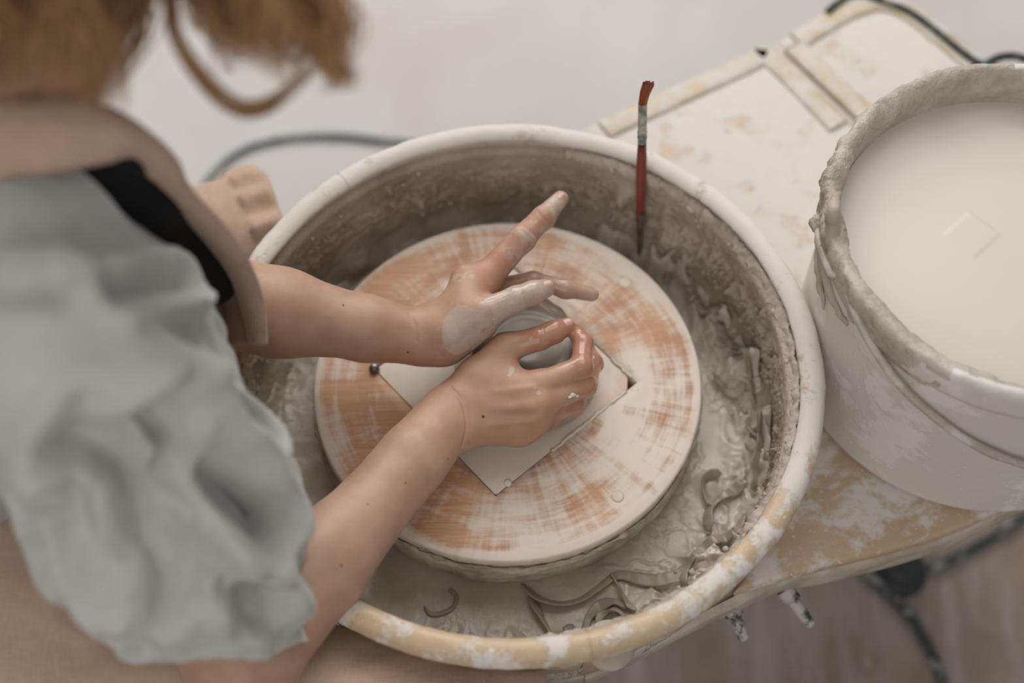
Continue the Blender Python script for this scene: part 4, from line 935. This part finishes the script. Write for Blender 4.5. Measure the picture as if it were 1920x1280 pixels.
for i in range(26):                                   # hair over the nape
    x0 = rh.uniform(-60, 250); y1 = rh.uniform(125, 225); z = rh.uniform(.49, .56)
    P = [at(x0+30, -330, z+.08), at(x0+10, -120, z+.05), at(x0+rh.normal(0, 20), 10, z+.02), at(min(x0*.86+rh.normal(0, 14), 205), y1, z-.02)]
    addlock(P, 20, .0065, .006, 1.4, seed=100+i)
addlock([at(300, -160, .56), at(318, -20, .54), at(328, 60, .53), at(360, 125, .52), at(410, 182, .51), at(455, 206, .50), at(500, 198, .50), at(545, 165, .50), at(585, 130, .50)], 20, .0022, .0008, 1.0, r=.0006, seed=200, taper=.1)
# cap of hair over the skull
for i in range(90):
    a = rh.uniform(-PI, PI); e = rh.uniform(.15, 1.45); d0 = np.array([math.cos(a)*math.cos(e), math.sin(a)*math.cos(e), math.sin(e)])
    if d0[0] > .55 and e < .9: continue
    d1 = np.array([math.cos(a)*math.cos(e-.7), math.sin(a)*math.cos(e-.7), math.sin(e-.7)])
    c_ = HEAD+[-.01, 0, .015]; P = [c_+d0*.097, c_+(d0+d1)/2/np.linalg.norm((d0+d1)/2)*.108, c_+d1*.108+[0, 0, -.02], c_+d1*.105+[0, 0, -.05]]
    addlock(P, 14, .008, .006, 1.2, seed=300+i)
V, F = join(HL_); o = mk('hair', V, F, HAIR, person)
a_ = o.data.attributes.new('tone', 'FLOAT', 'POINT'); a_.data.foreach_set('value', np.concatenate(TN).astype(np.float32))
# stool under the person
stool = thing('stool', 'low round stool under the person in the grey shirt', 'stool', (-.64, -.09, -ZO))
V, F = revolve([(0, -.135), (.14, -.135), (.155, -.14), (.16, -.15), (.155, -.162), (.14, -.165), (0, -.165)], (-.64, -.09), 48); o = mk('seat', V, F, APRON_B, stool)
for k in range(4):
    a = k*PI/2+.6; V, F = tube([(-.64+.11*math.cos(a), -.09+.11*math.sin(a), -.16), (-.64+.16*math.cos(a), -.09+.16*math.sin(a), -ZO+.001)], .014, 12); mk('leg', V, F, METAL, stool)
# ================================================================== bucket of slip
BC = (.445, .045); CLAY_B = m_clay('bucket_rim_clay', srgb(176, 166, 152), srgb(204, 197, 187), (.35, .65), 60, 1.0, .006)
bucket = thing('bucket', 'large round bucket of pale slip, its rim caked with clay, standing on the table', 'bucket', (BC[0], BC[1], ZT))
bp = [(0, ZT), (.155, ZT), (.164, ZT+.002), (.1665, ZT+.008), (.168, .0), (.1685, .06), (.169, .10), (.1695, .140), (.1705, .146), (.1745, .148), (.1755, .152), (.1758, .165), (.1755, .174), (.1735, .1785), (.170, .1800), (.1665, .1785), (.1645, .174), (.1635, .165), (.1625, .13), (.1625, .118)]
bp = densify([tuple(x) for x in bp], .0035)
def bj(V):
    th_ = np.arctan2(V[:, 1]-BC[1], V[:, 0]-BC[0]); left = np.exp(-(((th_-2.9+PI) % (2*PI)-PI)/.95)**2); rim_ = sst(.135, .165, V[:, 2])
    k = ((fbm(V*[1, 1, .7], 40, 5, 91, .62)-.46)*.012+(np.clip(1-np.abs(2*fbm(V*[1, 1, .5], 55, 3, 90)-1)-.7, 0, 1))*.007)*left*rim_+(fbm(V, 120, 4, 92)-.5)*.005*rim_*(.3+left)
    inn = np.hypot(V[:, 0]-BC[0], V[:, 1]-BC[1]) < .1655; k = np.where(inn, -(np.clip(fbm(V*[1, 1, 1.2], 28, 4, 93)-.36, 0, 1))*.020*rim_-.001, k)+(fbm(V, 12, 2, 95)-.5)*.002
    nr = (V[:, :2]-BC)/np.maximum(np.hypot(V[:, 0]-BC[0], V[:, 1]-BC[1]), .02)[:, None]
    return np.c_[nr*k[:, None], (fbm(V, 45, 3, 94)-.5)*.006*rim_]
V, F = revolve(bp, BC, 720, bj); o = mk('body', V, F, BUCKET, bucket); o.data.flip_normals()
o.data.materials.append(CLAY_B); cv = V[F].mean(1); rr_ = np.hypot(cv[:, 0]-BC[0], cv[:, 1]-BC[1]); th_ = np.arctan2(cv[:, 1]-BC[1], cv[:, 0]-BC[0])
mi = ((cv[:, 2] > .10) & (rr_ < .1675+.004*(fbm(cv, 30, 3, 55)-.5))) | ((cv[:, 2] > .135) & (np.cos(th_-2.9) > .35+.9*(fbm(cv, 24, 4, 56)-.5)))
o.data.polygons.foreach_set('material_index', mi.astype(np.int32))
def onr(px, py, R, z0=.0, z1=.16):
    zs = np.linspace(z0, z1, 60); e = [abs(np.hypot(*(at(px, py, z)[:2]-BC))-R) for z in zs]; return at(px, py, zs[int(np.argmin(e))])
hp = [onr(*q, .1765) for q in ((1583, 520), (1605, 590), (1640, 655), (1700, 735), (1780, 803), (1850, 845), (1925, 873))]
P = crom(hp, 10); a_end = math.atan2(P[-1][1]-BC[1], P[-1][0]-BC[0]); ext = [(BC[0]+.1765*math.cos(a), BC[1]+.1765*math.sin(a), P[-1][2]+(a-a_end)*.055) for a in np.linspace(a_end+.08, a_end+1.35, 14)]
st = math.atan2(P[0][1]-BC[1], P[0][0]-BC[0]); pre = [(BC[0]+.1772*math.cos(a), BC[1]+.1772*math.sin(a), P[0][2]+(st-a)*-.02) for a in np.linspace(st-.35, st-.04, 5)]
P = np.r_[pre, P, ext]; V, F = tube(P, .0030+.0016*fbm(P, 60, 3, 97), 10); mk('wire_handle', V, F, m_stick('clay_coated_wire', srgb(176, 168, 158), srgb(206, 201, 194), .4, .6, 30), bucket)
for a in (P[0], P[-1]):
    V, F = blob(a, (.007, .008, .008), 12, .4, 4); mk('handle_ear', V, F, CLAY_B, bucket)
# thick clay smears hanging over the left rim
L = []
for k_, (pts, w0) in enumerate((([(1572, 330), (1566, 380), (1560, 420), (1562, 470), (1580, 530)], .007), ([(1548, 350), (1536, 400), (1540, 470), (1560, 560), (1590, 610)], .005), ([(1580, 560), (1610, 600), (1650, 640)], .007), ([(1600, 560), (1640, 610), (1690, 655)], .006), ([(1535, 420), (1533, 500), (1545, 580)], .004))):
    Q = crom([onr(a, b, .172, .10, .19) for a, b in pts], 10); kk = len(Q); L.append(tube(Q, w0*(.4+.9*fbm(Q, 55, 3, 98+k_))*np.sin(np.linspace(.25, 2.9, kk)), 10))
V, F = join(L); V = V+(fbm(V, 130, 3, 99)[:, None]-.5)*.004; o = mk('clay_smear', V, F, CLAY_D, bucket); tag(o, None, None, kind='stuff')
ZS = .139
rr_ = np.r_[np.linspace(0, .155, 60), np.linspace(.157, .1618, 5)]
def slipj(V):
    c = at(1822, 440, ZS)-np.array([0, 0, 0]); dx = V[:, 0]-c[0]; dy = V[:, 1]-c[1]; ca, sa = math.cos(.75), math.sin(.75); u = dx*ca+dy*sa; v_ = -dx*sa+dy*ca
    m_ = sst(.020, .016, np.maximum(np.abs(u), np.abs(v_)*1.1)); return np.c_[V[:, :2]*0, m_*.0005+(fbm(V, 9, 2, 77)-.5)*.0008]
V, F = revolve([(a, ZS) for a in rr_], BC, 400, slipj)
V2, F2 = revolve([(.1618, ZS), (.1618, ZT+.012), (0, ZT+.012)], BC, 64)
V, F = join([(V, F), (V2, F2)]); o = mk('liquid_slip', V, F, SLIP, base=(BC[0], BC[1], ZT)); tag(o, 'smooth pale liquid slip filling the bucket', 'slip')
# ================================================================== paint brush
b0 = at(1199, 474, -.045); b1 = at(1204, 268, .115); b2 = at(1205, 194, .155); b3 = at(1212, 154, .182)
br = thing('paint_brush', 'thin red-handled paint brush standing bristles up at the pan\'s far wall', 'brush', tuple(b0))
L_ = lambda a, b, t: a+(b-a)*t
P = np.linspace(b0, b1, 14); V, F = tube(P, [.0018, .0026, .003, .0034, .0037, .004, .0043, .0046, .0049, .0051, .0051, .0049, .0045, .004], 20)
RED = m_stick('red_handle', srgb(142, 52, 44), srgb(108, 84, 74), .42, .72, 55)
mk('handle', V, F, RED, br)
V, F = tube(np.linspace(b0-(b1-b0)*.01, L_(b0, b1, .42), 10), np.linspace(.0022, .0044, 10), 20); n3 = m_stick('grey_clay_coat', srgb(84, 76, 68), srgb(132, 120, 108), .4, .7, 40); V = V+(fbm(V, 160, 3, 5)[:, None]-.5)*.0016; mk('clay_coating', V, F, n3, br)
k = 26; P = np.linspace(b1, b2, k); rr = np.full(k, .0041)+.0006*np.exp(-((np.arange(k)-4)/1.)**2)+.0006*np.exp(-((np.arange(k)-7)/1.)**2)
FER = m_stick('ferrule_metal', srgb(120, 124, 120), srgb(186, 180, 172), .42, .62, 90)
V, F = tube(P, rr, 24); mk('ferrule', V, F, FER, br)
L = []
ax_ = b3-b2; ax_ /= np.linalg.norm(ax_)
for i in range(170):
    a = rng.uniform(0, 6.28); q = math.sqrt(rng.rand())*.0036; s0 = RIGHT*q*math.cos(a)+UP*0+np.cross(ax_, RIGHT)*q*math.sin(a)
    fx = (math.cos(a)*q/.0036); e = b2+ax_*np.linalg.norm(b3-b2)*rng.uniform(.86, 1.03)+RIGHT*(.0022+fx*.0052)+np.cross(ax_, RIGHT)*math.sin(a)*q*.6
    m_ = (b2+s0+e)/2+RIGHT*(-.0008); L.append(tube(crom([b2+s0-ax_*.002, m_, e], 4), .00035, 4))
V, F = join(L); mk('bristles', V, F, m_simple('rust_bristles', srgb(158, 92, 52), .6, .3, 300), br)
# ================================================================== cables, shadow line and pedal
def cable(label, pts, z, r=.004, mat=None, cat='cable'):
    P = crom([at(a, b, z+r+.0006) for a, b in pts], 12); V, F = tube(P, r, 12); o = mk('cable', V, F, mat or CABLE, base=P[0]-[0, 0, r]); return tag(o, label, cat)
cable('dusty black cable lying over the far corner of the table, behind the bucket', [(1552, 22), (1580, -2), (1612, -12), (1650, 0), (1705, 22), (1760, 62), (1802, 96), (1838, 120), (1875, 128)], ZT, .0042)
cable('short arc of black cable showing just above the bucket\'s far rim', [(1845, 125), (1862, 112), (1888, 105), (1915, 108), (1960, 125)], ZT, .0045)
cable('thin dark cable on the pale floor behind the splash pan', [(330, 440), (385, 345), (425, 302), (480, 272), (560, 257), (640, 256), (700, 262), (760, 268), (860, 285), (900, 330)], -ZO, .0045)
cable('black cable curving over the brown floor below the table', [(1600, 1050), (1650, 1100), (1702, 1150), (1742, 1215), (1768, 1285), (1775, 1380)], -ZO, .0065)
cable('black cable on the floor right of the table\'s front corner', [(1700, 1075), (1760, 1060), (1820, 1030), (1880, 995), (1960, 940)], -ZO, .006)  # added tube drawing the shadow line below the table edge
c = at(1688, 1066, -ZO+.01); pd = thing('foot_pedal', 'small round black foot pedal on the floor under the table edge', 'pedal', (c[0], c[1], -ZO))
V, F = revolve([(0, -ZO+.028), (.018, -ZO+.027), (.024, -ZO+.022), (.026, -ZO+.016), (.025, -ZO+.012), (0, -ZO+.012)], c[:2], 40); mk('tread', V, F, BLACK, pd)
V, F = revolve([(0, -ZO+.013), (.030, -ZO+.013), (.034, -ZO+.006), (.035, -ZO+.0005), (0, -ZO+.0005)], c[:2], 40); mk('base', V, F, BLACK, pd)
